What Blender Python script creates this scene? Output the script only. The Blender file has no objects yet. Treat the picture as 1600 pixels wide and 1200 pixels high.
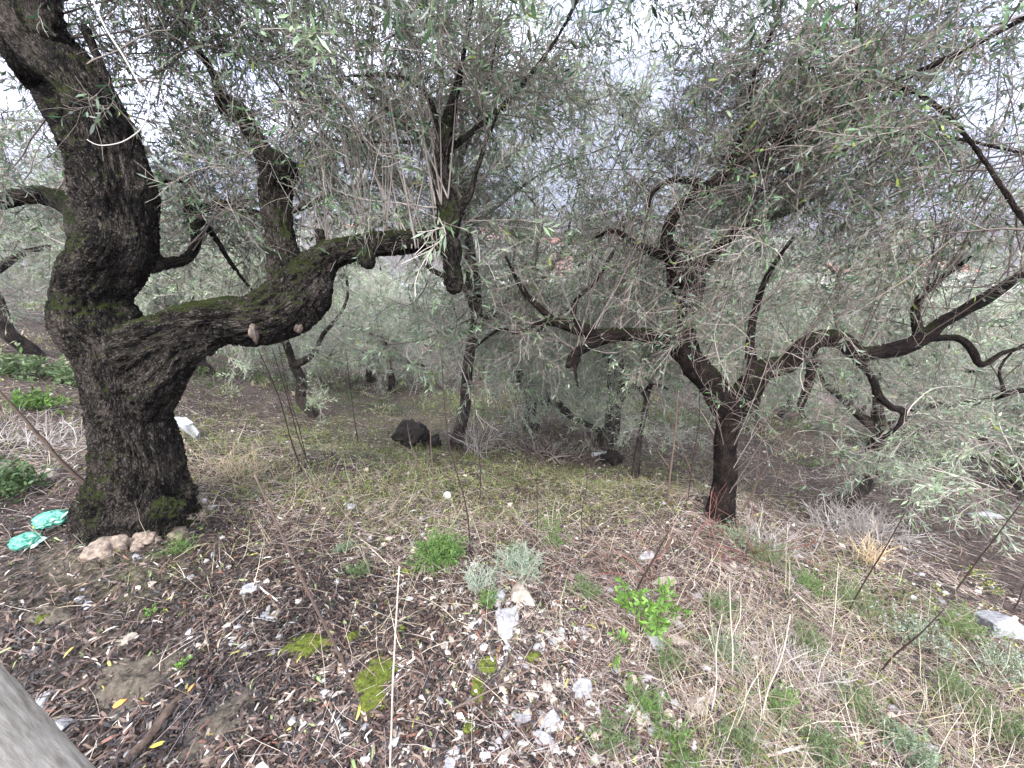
import bpy, math, random
import numpy as np
from mathutils import Vector
R = math.radians
sc = bpy.context.scene
COL = sc.collection

# ------------------------------------------------------------------ camera
PITCH = R(25.0); FPX = 620.0; EYE = np.array([0.0, 0.0, 1.6])
cam = bpy.data.objects.new('camera', bpy.data.cameras.new('camera')); COL.objects.link(cam)
cam.location = EYE; cam.rotation_euler = (R(90) - PITCH, 0, 0)
cam.data.sensor_width = 36; cam.data.lens = 36 * FPX / 1600
cam.data.clip_start = 0.02; cam.data.clip_end = 20000
sc.camera = cam
# ------------------------------------------------------------------ sky and sun
SUN_EL, SUN_AZ = R(52), R(200)       # azimuth of the sun measured clockwise from +Y
w = bpy.data.worlds.new('World'); sc.world = w; w.use_nodes = True
nt = w.node_tree; nt.nodes.clear()
def N(nt, t, **k):
    n = nt.nodes.new(t)
    for a, b in k.items(): setattr(n, a, b)
    return n
out = N(nt, 'ShaderNodeOutputWorld'); bg = N(nt, 'ShaderNodeBackground')
sky = N(nt, 'ShaderNodeTexSky', sky_type='NISHITA', sun_disc=False)
sky.sun_elevation = SUN_EL; sky.sun_rotation = SUN_AZ
tc = N(nt, 'ShaderNodeTexCoord'); mp = N(nt, 'ShaderNodeMapping'); mp.inputs['Scale'].default_value = (1, 1, 2.5)
nz = N(nt, 'ShaderNodeTexNoise'); nz.inputs['Scale'].default_value = 3.2; nz.inputs['Detail'].default_value = 6
rp = N(nt, 'ShaderNodeValToRGB'); rp.color_ramp.elements[0].position = .36; rp.color_ramp.elements[1].position = .5
mx = N(nt, 'ShaderNodeMixRGB'); mx.inputs[2].default_value = (13.5, 14.0, 15.6, 1)
L = nt.links.new
L(tc.outputs['Generated'], mp.inputs[0]); L(mp.outputs[0], nz.inputs[0]); L(nz.outputs[0], rp.inputs[0])
gd = N(nt, 'ShaderNodeVectorMath', operation='DOT_PRODUCT'); nv = N(nt, 'ShaderNodeVectorMath', operation='NORMALIZE'); L(tc.outputs['Generated'], nv.inputs[0]); L(nv.outputs[0], gd.inputs[0])
gd.inputs[1].default_value = Vector((1.15, 1.3, .40)).normalized(); gr = N(nt, 'ShaderNodeValToRGB'); gr.color_ramp.elements[0].position = .982; gr.color_ramp.elements[0].color = (1, 1, 1, 1); gr.color_ramp.elements[1].position = .996; gr.color_ramp.elements[1].color = (0, 0, 0, 1)
gm = N(nt, 'ShaderNodeMath', operation='MULTIPLY'); L(gd.outputs['Value'], gr.inputs[0]); L(rp.outputs[0], gm.inputs[0]); L(gr.outputs[0], gm.inputs[1]); L(gm.outputs[0], mx.inputs[0]); L(sky.outputs[0], mx.inputs[1]); L(mx.outputs[0], bg.inputs[0]); L(bg.outputs[0], out.inputs[0])
bg.inputs[1].default_value = 0.12
sun = bpy.data.objects.new('sun', bpy.data.lights.new('sun', 'SUN')); COL.objects.link(sun)
sun.data.energy = 1.5; sun.data.angle = R(12); sun.data.color = (1, .96, .9)
sdir = Vector((math.sin(SUN_AZ) * math.cos(SUN_EL), math.cos(SUN_AZ) * math.cos(SUN_EL), math.sin(SUN_EL)))
sun.rotation_euler = sdir.to_track_quat('Z', 'Y').to_euler()
sc.view_settings.view_transform = 'Standard'; sc.view_settings.look = 'None'
sc.view_settings.exposure = 2.35; sc.view_settings.gamma = 1; sc.view_settings.use_curve_mapping = False
sc.cycles.max_bounces = 7; sc.cycles.diffuse_bounces = 5; sc.cycles.volume_bounces = 0
sc.cycles.use_denoising = True
sc.cycles.transparent_max_bounces = 4

# ------------------------------------------------------------------ numeric helpers
FW = np.array([0, math.cos(PITCH), -math.sin(PITCH)]); UP = np.array([0, math.sin(PITCH), math.cos(PITCH)]); RT = np.array([1., 0, 0])
def P(px, py, d):
    "world point seen at photo pixel px,py at depth d metres along the view axis"
    return EYE + d * (FW + (px - 800) / FPX * RT + (600 - py) / FPX * UP)
def hsh(i, j, k, s):
    n = (i * 374761393 + j * 668265263 + k * 2147483647 % 1013904223 + k * 1274126177 + s * 974634777) & 0xffffffff
    n = ((n ^ (n >> 13)) * 1274126177) & 0xffffffff
    return ((n ^ (n >> 16)) & 0xffff) / 65535.0
def vnoise(p, seed=0):
    p = np.asarray(p, float); f = np.floor(p).astype(np.int64); t = p - f; t = t * t * (3 - 2 * t)
    r = 0
    for a in (0, 1):
        for b in (0, 1):
            for c in (0, 1):
                wgt = (t[:, 0] if a else 1 - t[:, 0]) * (t[:, 1] if b else 1 - t[:, 1]) * (t[:, 2] if c else 1 - t[:, 2])
                r = r + wgt * hsh(f[:, 0] + a, f[:, 1] + b, f[:, 2] + c, seed)
    return r * 2 - 1
def fbm(p, o=3, seed=0, g=.5):
    r = 0; a = 1
    for i in range(o): r = r + a * vnoise(p * 2 ** i + i * 17.3, seed + i); a *= g
    return r
def unit(v): return v / np.maximum(np.linalg.norm(v, axis=-1, keepdims=True), 1e-9)
def rng(s): return np.random.default_rng(s)

# ------------------------------------------------------------------ terrain height
CP = [(800,1190,1.23),(30,1190,1.23),(1570,1190,1.45),(400,1000,1.62),(800,960,1.8),(1300,1000,1.95),(220,850,2.1),(50,840,2.0),
      (0,700,2.9),(60,570,5),(300,590,8),(420,700,3.6),(480,860,2.3),(640,690,5.5),(490,655,7),(610,605,12),(800,750,3.9),
      (715,705,5.2),(950,695,6.2),(1130,800,3.2),(900,850,2.6),(1300,850,3.0),(1550,930,2.7),(1400,800,4.7),(1590,800,4.9),
      (1310,790,4.9),(1590,740,7.5),(1080,760,4.6),(900,745,4.7),(1240,840,3.05),(1430,890,2.85)]
cps = np.array([P(*c) for c in CP])
def zfar(x, y):
    z = -.31 * y - .13 * x + .05 * np.minimum(np.maximum(-x - 4, 0), 30)
    zf = -27.0
    k = 4.0
    return zf + k * np.logaddexp(0, (z - zf) / k)
ax = []
for rr in (13, 18, 26, 40):
    for a in np.arange(0, 360, 30):
        ax.append((rr * math.sin(R(a)), rr * math.cos(R(a)) + 2))
for a in (130, 160, 200, 230): ax.append((3 * math.sin(R(a)), 3 * math.cos(R(a))))
ax = np.array([a for a in ax if min(np.hypot(cps[:, 0] - a[0], cps[:, 1] - a[1])) > 2.5])
cxy = np.vstack([cps[:, :2], ax]); cz = np.concatenate([cps[:, 2], zfar(ax[:, 0], ax[:, 1])]) - zfar(cxy[:, 0], cxy[:, 1])
KS = .6
_K = np.sqrt(((cxy[:, None] - cxy[None]) ** 2).sum(-1) + KS * KS)
_w = np.linalg.solve(_K - 0 * np.eye(len(_K)), cz)
def height(x, y, rough=True):
    x = np.atleast_1d(np.asarray(x, float)); y = np.atleast_1d(np.asarray(y, float)); o = np.empty(x.shape)
    for i in range(0, len(x), 20000):
        X = x[i:i+20000]; Y = y[i:i+20000]; r = np.hypot(X, Y)
        K = np.sqrt((X[:, None] - cxy[:, 0]) ** 2 + (Y[:, None] - cxy[:, 1]) ** 2 + KS * KS)
        d = K @ _w
        o[i:i+20000] = zfar(X, Y) + d * np.clip((55 - r) / 20, 0, 1)
    if rough:
        q = np.stack([x, y, 0 * x], 1)
        o = o + .05 * fbm(q * 1.1, 2, 5) + .022 * fbm(q * 5, 3, 9) + .35 * vnoise(q * .13, 3) * np.clip(np.hypot(x, y) / 10 - .6, 0, 1)
    return o
def G(px, py):
    "point of the ground seen at photo pixel px,py"
    d = P(px, py, 1) - EYE; t = np.concatenate([np.arange(.5, 15, .02), np.arange(15, 400, .25)])
    q = EYE + t[:, None] * d; h = height(q[:, 0], q[:, 1]); k = np.nonzero(q[:, 2] <= h)[0]
    k = k[0] if len(k) else len(t) - 1
    return np.array([q[k, 0], q[k, 1], h[k]])
def depth_of(p): return float((np.asarray(p) - EYE) @ FW)
def px_of(p):
    v = p - EYE; d = v @ FW
    return 800 + FPX * v[..., 0] / d, 600 - FPX * (v @ UP) / d, d
def onground(x, y): return np.array([x, y, float(height([x], [y])[0])])

# ------------------------------------------------------------------ mesh helpers
def mesh(name, V, faces, mat=None, attrs=None, smooth=True):
    "faces: list of (n,k) index arrays; attrs: name -> (nV,3) array stored per point"
    me = bpy.data.meshes.new(name); V = np.asarray(V, np.float32)
    faces = [np.asarray(f, np.int32) for f in faces if len(f)]
    me.vertices.add(len(V)); me.vertices.foreach_set('co', V.ravel())
    idx = np.concatenate([f.ravel() for f in faces]); tot = np.concatenate([np.full(len(f), f.shape[1], np.int32) for f in faces])
    st = np.concatenate([[0], np.cumsum(tot)[:-1]]).astype(np.int32)
    me.loops.add(len(idx)); me.loops.foreach_set('vertex_index', idx)
    me.polygons.add(len(tot)); me.polygons.foreach_set('loop_start', st); me.polygons.foreach_set('loop_total', tot)
    me.polygons.foreach_set('use_smooth', np.full(len(tot), smooth))
    for k, a in (attrs or {}).items():
        if k == 'Col':
            at = me.color_attributes.new('Col', 'FLOAT_COLOR', 'POINT')
            at.data.foreach_set('color', np.hstack([a, np.ones((len(a), 1))]).astype(np.float32).ravel())
        else:
            at = me.attributes.new(k, 'FLOAT_VECTOR', 'POINT'); at.data.foreach_set('vector', a.astype(np.float32).ravel())
    me.update(calc_edges=True)
    if mat: me.materials.append(mat)
    return me
def obj(name, me, parent=None, loc=None):
    o = bpy.data.objects.new(name, me); COL.objects.link(o)
    if parent: o.parent = parent
    if loc is not None: o.location = loc
    return o
def tag(o, label, cat, group=None, kind=None):
    if label: o['label'] = label
    if cat: o['category'] = cat
    if group: o['group'] = group
    if kind: o['kind'] = kind
    return o
def empty(name, loc, label, cat, group=None):
    o = bpy.data.objects.new(name, None); COL.objects.link(o); o.location = [float(v) for v in loc]; o.empty_display_size = .2
    return tag(o, label, cat, group)
def join(parts):
    "parts: list of (V, faces, attrs)"
    Vs = []; Fs = {}; At = {}; n = 0
    for V, F, A in parts:
        Vs.append(V)
        for f in F: 
            if len(f): Fs.setdefault(f.shape[1], []).append(f + n)
        for k, a in A.items(): At.setdefault(k, []).append(a)
        n += len(V)
    return np.vstack(Vs), [np.vstack(f) for f in Fs.values()], {k: np.vstack(a) for k, a in At.items()}
def catmull(nodes, step):
    nodes = np.asarray(nodes, float); k = len(nodes); out = []
    for i in range(k - 1):
        p0 = nodes[max(i - 1, 0)]; p1 = nodes[i]; p2 = nodes[i + 1]; p3 = nodes[min(i + 2, k - 1)]
        n = max(1, int(np.linalg.norm(p2[:3] - p1[:3]) / step))
        for t in np.arange(n) / n:
            out.append(.5 * (2 * p1 + (p2 - p0) * t + (2 * p0 - 5 * p1 + 4 * p2 - p3) * t * t + (3 * p1 - p0 - 3 * p2 + p3) * t ** 3))
    out.append(nodes[-1]); out = np.array(out); out[:, 3] = np.maximum(out[:, 3], nodes[:, 3].min() * .8)
    return out
def frames(Pt):
    T = unit(np.gradient(Pt, axis=0)); n = np.cross(T[0], [.3, .2, 1.]); 
    if np.linalg.norm(n) < .1: n = np.cross(T[0], [1., .1, 0])
    n = n / np.linalg.norm(n); Ns = []
    for t in T:
        n = n - t * (n @ t); n = n / np.linalg.norm(n); Ns.append(n)
    Ns = np.array(Ns); return T, Ns, np.cross(T, Ns)
def tube(path, sides=8, lump=.0, seed=0, cap=True):
    "path (n,4) x,y,z,r -> verts, faces, bark coordinates"
    Pt = path[:, :3]; r = path[:, 3]; T, A, B = frames(Pt); n = len(Pt)
    s = np.concatenate([[0], np.cumsum(np.linalg.norm(np.diff(Pt, axis=0), axis=1))])
    a = np.arange(sides) * 2 * np.pi / sides
    off = np.cos(a)[None, :, None] * A[:, None] + np.sin(a)[None, :, None] * B[:, None]
    loc = np.stack([np.cos(a)[None] * r[:, None], np.sin(a)[None] * r[:, None], np.repeat(s[:, None], sides, 1)], -1).reshape(-1, 3)
    rr = np.repeat(r[:, None], sides, 1).reshape(-1)
    if lump: rr = rr * (1 + lump * fbm(loc / np.array([r.mean() * 1.3, r.mean() * 1.3, r.mean() * 4]), 3, seed))
    V = (np.repeat(Pt, sides, 0) + off.reshape(-1, 3) * rr[:, None])
    i = np.arange(n - 1)[:, None] * sides; j = np.arange(sides)[None]; j2 = (j + 1) % sides
    F = np.stack([i + j, i + j2, i + sides + j2, i + sides + j], -1).reshape(-1, 4); Fs = [F]
    if cap:
        V = np.vstack([V, Pt[0] - T[0] * r[0] * .3, Pt[-1] + T[-1] * r[-1] * .4]); c0 = n * sides; jj = np.arange(sides); k2 = (jj + 1) % sides
        Fs.append(np.vstack([np.stack([k2, jj, np.full(sides, c0)], 1), np.stack([(n - 1) * sides + jj, (n - 1) * sides + k2, np.full(sides, c0 + 1)], 1)]))
        loc = np.vstack([loc, loc[:1], loc[-1:]])
    return V, Fs, {'bark': loc}
def tubes(Pp, Rr, S=3, col=None):
    "many thin twigs at once: Pp (N,K,3), Rr (N,K)"
    Nn, K, _ = Pp.shape; T = unit(np.gradient(Pp, axis=1)); ref = unit(np.array([[.31, .45, .83]]) + 0 * T[:, 0])
    A = unit(np.cross(T, ref[:, None])); B = np.cross(T, A); a = np.arange(S) * 2 * np.pi / S
    V = Pp[:, :, None] + (np.cos(a)[:, None] * A[:, :, None] + np.sin(a)[:, None] * B[:, :, None]) * Rr[:, :, None, None]
    base = (np.arange(Nn) * K * S)[:, None, None] + (np.arange(K - 1) * S)[None, :, None]; j = np.arange(S)[None, None]; j2 = (j + 1) % S
    F = np.stack([base + j, base + j2, base + S + j2, base + S + j], -1).reshape(-1, 4)
    at = {}
    if col is not None: at['Col'] = np.repeat(col, K * S, 0)
    return V.reshape(-1, 3), [F], at
def grow(S, D, Ln, K, wander, trop, rg):
    "N random walks; trop is added to the heading on every step"
    Nn = len(S); out = np.empty((Nn, K, 3)); p = S.copy(); d = unit(D); out[:, 0] = p; st = (Ln / (K - 1))[:, None]
    dr = rg.normal(0, 1, (Nn, 3)) * wander * .5
    for k in range(1, K):
        dr = dr * .5 + rg.normal(0, wander, (Nn, 3)); d = unit(d + dr + trop); p = p + d * st; out[:, k] = p
    return out
def kids(Pp, n, ang, rg, t0=.15, t1=1., jit=.3):
    Nn, K, _ = Pp.shape; t = (rg.uniform(t0, t1, (Nn, n)) * (K - 1)).ravel(); par = np.repeat(np.arange(Nn), n)
    i = np.minimum(t.astype(int), K - 2); f = (t - i)[:, None]; a = Pp[par, i]; b = Pp[par, i + 1]; T = unit(b - a)
    q = unit(np.cross(T, rg.normal(0, 1, T.shape))); an = ang + rg.normal(0, jit, len(t)); 
    return a + (b - a) * f, T * np.cos(an)[:, None] + q * np.sin(an)[:, None], par
def leaves(B, D, Nn, Ln, Wd, C, detail=2, bend=.15):
    "B base points, D directions, Nn blade normals"
    D = unit(D); S = unit(np.cross(D, Nn)); U = np.cross(S, D); n = len(B); l = Ln[:, None]; wd = Wd[:, None] / 2
    if detail == 1:
        V = np.stack([B, B + D * l * .5 + S * wd + U * l * bend * .3, B + D * l, B + D * l * .5 - S * wd + U * l * bend * .3], 1)
        F = [(np.arange(n) * 4)[:, None] + np.array([[0, 1, 2, 3]])]; k = 4
    else:
        c = l * bend
        V = np.stack([B, B + D * l * .3 + S * wd * .9 + U * c * .5, B + D * l * .3 - S * wd * .9 + U * c * .5,
                      B + D * l * .68 + S * wd * .85 + U * c * .45, B + D * l * .68 - S * wd * .85 + U * c * .45, B + D * l - U * c * .4], 1)
        o = (np.arange(n) * 6)[:, None]; k = 6
        F = [o + np.array([[1, 3, 4, 2]]), np.vstack([o + np.array([[0, 1, 2]]), o + np.array([[3, 5, 4]])])]
    return V.reshape(-1, 3), F, {'Col': np.repeat(C, k, 0)}

# ------------------------------------------------------------------ materials
def mat(name):
    m = bpy.data.materials.new(name); m.use_nodes = True; t = m.node_tree; b = t.nodes['Principled BSDF']; return m, t, b
def ramp(t, els):
    r = N(t, 'ShaderNodeValToRGB'); e = r.color_ramp.elements
    while len(e) < len(els): e.new(.5)
    for x, (p, c) in zip(e, els): x.position = p; x.color = (*c, 1)
    return r
def noise(t, scale, detail=4, vec=None, rough=.6):
    n = N(t, 'ShaderNodeTexNoise'); n.inputs['Scale'].default_value = scale; n.inputs['Detail'].default_value = detail; n.inputs['Roughness'].default_value = rough
    if vec is not None: t.links.new(vec, n.inputs['Vector'])
    return n
def leafmat(name, silver=None, trans=.25, rough=.45, spec=.4, gain=1.):
    m, t, b = mat(name); at = N(t, 'ShaderNodeAttribute', attribute_name='Col'); l = t.links.new
    col = at.outputs['Color']
    if silver is not None:
        g = N(t, 'ShaderNodeNewGeometry'); mx = N(t, 'ShaderNodeMixRGB'); ma = N(t, 'ShaderNodeMath', operation='MULTIPLY'); ma.inputs[1].default_value = .7
        l(g.outputs['Backfacing'], ma.inputs[0]); l(ma.outputs[0], mx.inputs[0]); l(col, mx.inputs[1]); mx.inputs[2].default_value = (*silver, 1); col = mx.outputs[0]
    l(col, b.inputs['Base Color']); b.inputs['Roughness'].default_value = rough; b.inputs['Specular IOR Level'].default_value = spec
    if trans:
        tr = N(t, 'ShaderNodeBsdfTranslucent'); ms = N(t, 'ShaderNodeMixShader'); ms.inputs[0].default_value = trans
        l(col, tr.inputs[0]); l(b.outputs[0], ms.inputs[1]); l(tr.outputs[0], ms.inputs[2]); l(ms.outputs[0], t.nodes['Material Output'].inputs[0])
    return m
def barkmat(name, dark, mid, lite, moss, mossamt, fine=1.):
    m, t, b = mat(name); l = t.links.new; at = N(t, 'ShaderNodeAttribute', attribute_name='bark')
    mp = N(t, 'ShaderNodeMapping'); mp.inputs['Scale'].default_value = (1, 1, .24); l(at.outputs['Vector'], mp.inputs[0])
    n1 = noise(t, 9, 5, at.outputs['Vector']); 
    ad = N(t, 'ShaderNodeVectorMath', operation='MULTIPLY_ADD'); ad.inputs[1].default_value = (.07, .07, .05); l(n1.outputs['Color'], ad.inputs[0]); l(mp.outputs[0], ad.inputs[2])
    v = N(t, 'ShaderNodeTexVoronoi', feature='DISTANCE_TO_EDGE'); v.inputs['Scale'].default_value = 125 * fine; l(ad.outputs[0], v.inputs['Vector'])
    n2 = noise(t, 60 * fine, 6, mp.outputs[0], .7); n3 = noise(t, 3.5, 4, at.outputs['Vector'])
    r1 = ramp(t, [(.36, dark), (.62, mid), (.88, lite)]); 
    m1 = N(t, 'ShaderNodeMath', operation='MULTIPLY_ADD'); m1.inputs[1].default_value = 1.1; l(v.outputs['Distance'], m1.inputs[0]); 
    s2 = N(t, 'ShaderNodeMath', operation='MULTIPLY'); s2.inputs[1].default_value = 1.0; l(n2.outputs[0], s2.inputs[0]); l(s2.outputs[0], m1.inputs[2]); lf = N(t, 'ShaderNodeMath', operation='MULTIPLY_ADD'); lf.inputs[1].default_value = .9; lf.inputs[2].default_value = -.45; l(noise(t, 6, 3, at.outputs['Vector']).outputs[0], lf.inputs[0]); lg = N(t, 'ShaderNodeMath', operation='ADD'); l(lf.outputs[0], lg.inputs[0]); l(m1.outputs[0], lg.inputs[1]); l(lg.outputs[0], r1.inputs[0])
    geo = N(t, 'ShaderNodeNewGeometry'); sp = N(t, 'ShaderNodeSeparateXYZ'); l(geo.outputs['Normal'], sp.inputs[0])
    mm = N(t, 'ShaderNodeMath', operation='MULTIPLY_ADD'); mm.inputs[1].default_value = .35; l(sp.outputs['Z'], mm.inputs[0]); l(n3.outputs[0], mm.inputs[2])
    n4 = noise(t, 30, 4, at.outputs['Vector']); m4 = N(t, 'ShaderNodeMath', operation='MULTIPLY_ADD'); m4.inputs[1].default_value = .35; l(n4.outputs[0], m4.inputs[0]); l(mm.outputs[0], m4.inputs[2])
    rm = ramp(t, [(.78 - mossamt, (0, 0, 0)), (.95 - mossamt, (1, 1, 1))]); l(m4.outputs[0], rm.inputs[0])
    mc = N(t, 'ShaderNodeMixRGB', blend_type='MIX'); l(rm.outputs[0], mc.inputs[0]); l(r1.outputs[0], mc.inputs[1])
    mr = ramp(t, [(.3, tuple(c * .35 for c in moss)), (.7, moss)]); l(n2.outputs[0], mr.inputs[0]); l(mr.outputs[0], mc.inputs[2])
    l(mc.outputs[0], b.inputs['Base Color']); b.inputs['Roughness'].default_value = .9; b.inputs['Specular IOR Level'].default_value = .1
    bp = N(t, 'ShaderNodeBump'); bp.inputs['Strength'].default_value = 1; bp.inputs['Distance'].default_value = .012 / fine; l(m1.outputs[0], bp.inputs['Height']); l(bp.outputs[0], b.inputs['Normal'])
    return m
def simplemat(name, c1, c2, scale=20, rough=.8, bump=.01, spec=.3, metal=0, stretch=None):
    m, t, b = mat(name); l = t.links.new; tc = N(t, 'ShaderNodeTexCoord'); mq = N(t, 'ShaderNodeMapping'); mq.inputs['Scale'].default_value = stretch or (1, 1, 1); l(tc.outputs['Object'], mq.inputs[0]); n = noise(t, scale, 6, mq.outputs[0], .65); r = ramp(t, [(.3, c1), (.7, c2)])
    l(n.outputs[0], r.inputs[0]); l(r.outputs[0], b.inputs['Base Color']); b.inputs['Roughness'].default_value = rough; b.inputs['Specular IOR Level'].default_value = spec; b.inputs['Metallic'].default_value = metal
    if bump:
        bp = N(t, 'ShaderNodeBump'); bp.inputs['Strength'].default_value = .8; bp.inputs['Distance'].default_value = bump; l(n.outputs[0], bp.inputs['Height']); l(bp.outputs[0], b.inputs['Normal'])
    return m
M_OLIVE = leafmat('olive_leaf', (.22, .25, .21), .36, .42, .4)
M_HERB = leafmat('herb_leaf', None, .3, .5, .3)
M_LITTER = leafmat('dead_leaf', None, .0, .55, .4)
M_TWIG = leafmat('twig_bark', None, 0, .7, .3)
M_BARK = barkmat('olive_bark', (.002, .0018, .0015), (.009, .0075, .006), (.06, .05, .042), (.022, .028, .007), -.07)
M_BARK2 = barkmat('olive_bark_grey', (.006, .005, .004), (.035, .028, .024), (.12, .10, .085), (.03, .036, .012), -.12, 1.6)
M_BARKB = barkmat('olive_bark_dark', (.002, .0015, .0015), (.007, .005, .0045), (.035, .025, .02), (.02, .025, .008), -.2, 1.6)
M_STONE = simplemat('limestone', (.09, .09, .093), (.36, .355, .36), 45, .9, .006)
M_STONEB = simplemat('limestone_brown', (.12, .1, .075), (.34, .29, .24), 30, .85, .008)
M_ROOT = simplemat('bare_root_wood', (.04, .03, .022), (.27, .21, .165), 40, .85, .015)
M_CUT = simplemat('cut_wood', (.035, .025, .02), (.15, .115, .09), 30, .7, .003)

# ------------------------------------------------------------------ ground sheet
def ground():
    NR, NA = 430, 760
    r = .12 * (5000 / .12) ** (np.arange(NR) / (NR - 1)) ** 1.0
    r = np.concatenate([[0.02], r]); NR += 1
    # finer rings where the camera looks
    a = np.arange(NA) * 2 * np.pi / NA
    X = (r[:, None] * np.sin(a)[None]).ravel(); Y = (r[:, None] * np.cos(a)[None]).ravel(); Z = height(X, Y)
    i = np.arange(NR - 1)[:, None] * NA; j = np.arange(NA)[None]; j2 = (j + 1) % NA
    F = np.stack([i + j, i + NA + j, i + NA + j2, i + j2], -1).reshape(-1, 4)
    m, t, b = mat('hillside_soil'); l = t.links.new; tc = N(t, 'ShaderNodeTexCoord'); v = tc.outputs['Object']
    n1 = noise(t, 1.3, 5, v); n2 = noise(t, 38, 6, v, .75); n3 = noise(t, .35, 4, v)
    r1 = ramp(t, [(.35, (.012, .009, .007)), (.5, (.048, .036, .03)), (.68, (.16, .125, .105))]); l(n2.outputs[0], r1.inputs[0])
    r2 = ramp(t, [(.3, (.04, .05, .018)), (.7, (.13, .14, .06))]); l(n2.outputs[0], r2.inputs[0])
    k = ramp(t, [(.56, (0, 0, 0)), (.7, (.4, .4, .4))]); ad = N(t, 'ShaderNodeMath', operation='MULTIPLY_ADD'); ad.inputs[1].default_value = .35
    l(n3.outputs[0], ad.inputs[0]); s = N(t, 'ShaderNodeMath', operation='MULTIPLY'); s.inputs[1].default_value = .68; l(n1.outputs[0], s.inputs[0]); l(s.outputs[0], ad.inputs[2]); l(ad.outputs[0], k.inputs[0])
    mx = N(t, 'ShaderNodeMixRGB'); l(k.outputs[0], mx.inputs[0]); l(r1.outputs[0], mx.inputs[1]); l(r2.outputs[0], mx.inputs[2])
    l(mx.outputs[0], b.inputs['Base Color']); b.inputs['Roughness'].default_value = .95; b.inputs['Specular IOR Level'].default_value = .15
    bp = N(t, 'ShaderNodeBump'); bp.inputs['Strength'].default_value = .9; bp.inputs['Distance'].default_value = .015; l(n2.outputs[0], bp.inputs['Height']); l(bp.outputs[0], b.inputs['Normal'])
    o = obj('ground', mesh('ground', np.stack([X, Y, Z], 1), [F], m)); tag(o, 'steep brown hillside strewn with litter, falling away into the valley', None, None, 'structure')
ground()

def mountain():
    nx, ny = 260, 60; xs = np.linspace(-3800, 3800, nx); ys = np.linspace(700, 3000, ny); X, Y = np.meshgrid(xs, ys); X = X.ravel(); Y = Y.ravel()
    q = np.stack([X / 900, Y / 900, 0 * X], 1); t = np.clip((Y - 700) / 1500, 0, 1)
    prof = 330 + 130 * np.sin(X / 900 + .6) + 60 * np.sin(X / 330)
    Z = -40 + (t * t * (3 - 2 * t)) * prof * (1 + .25 * fbm(q, 3, 4)) + t * 60 * fbm(q * 3, 4, 8)
    Z = np.where(Y > 2400, Z - (Y - 2400) * .5, Z)
    i = np.arange(ny - 1)[:, None] * nx; j = np.arange(nx - 1)[None]; F = np.stack([i + j, i + j + 1, i + nx + j + 1, i + nx + j], -1).reshape(-1, 4)
    m = simplemat('wooded_mountain', (.03, .04, .035), (.12, .13, .12), .012, .95, 0)
    o = obj('mountain', mesh('mountain', np.stack([X, Y, Z], 1), [F], m)); tag(o, 'blue wooded mountain across the valley', None, None, 'structure')
mountain()

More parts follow.
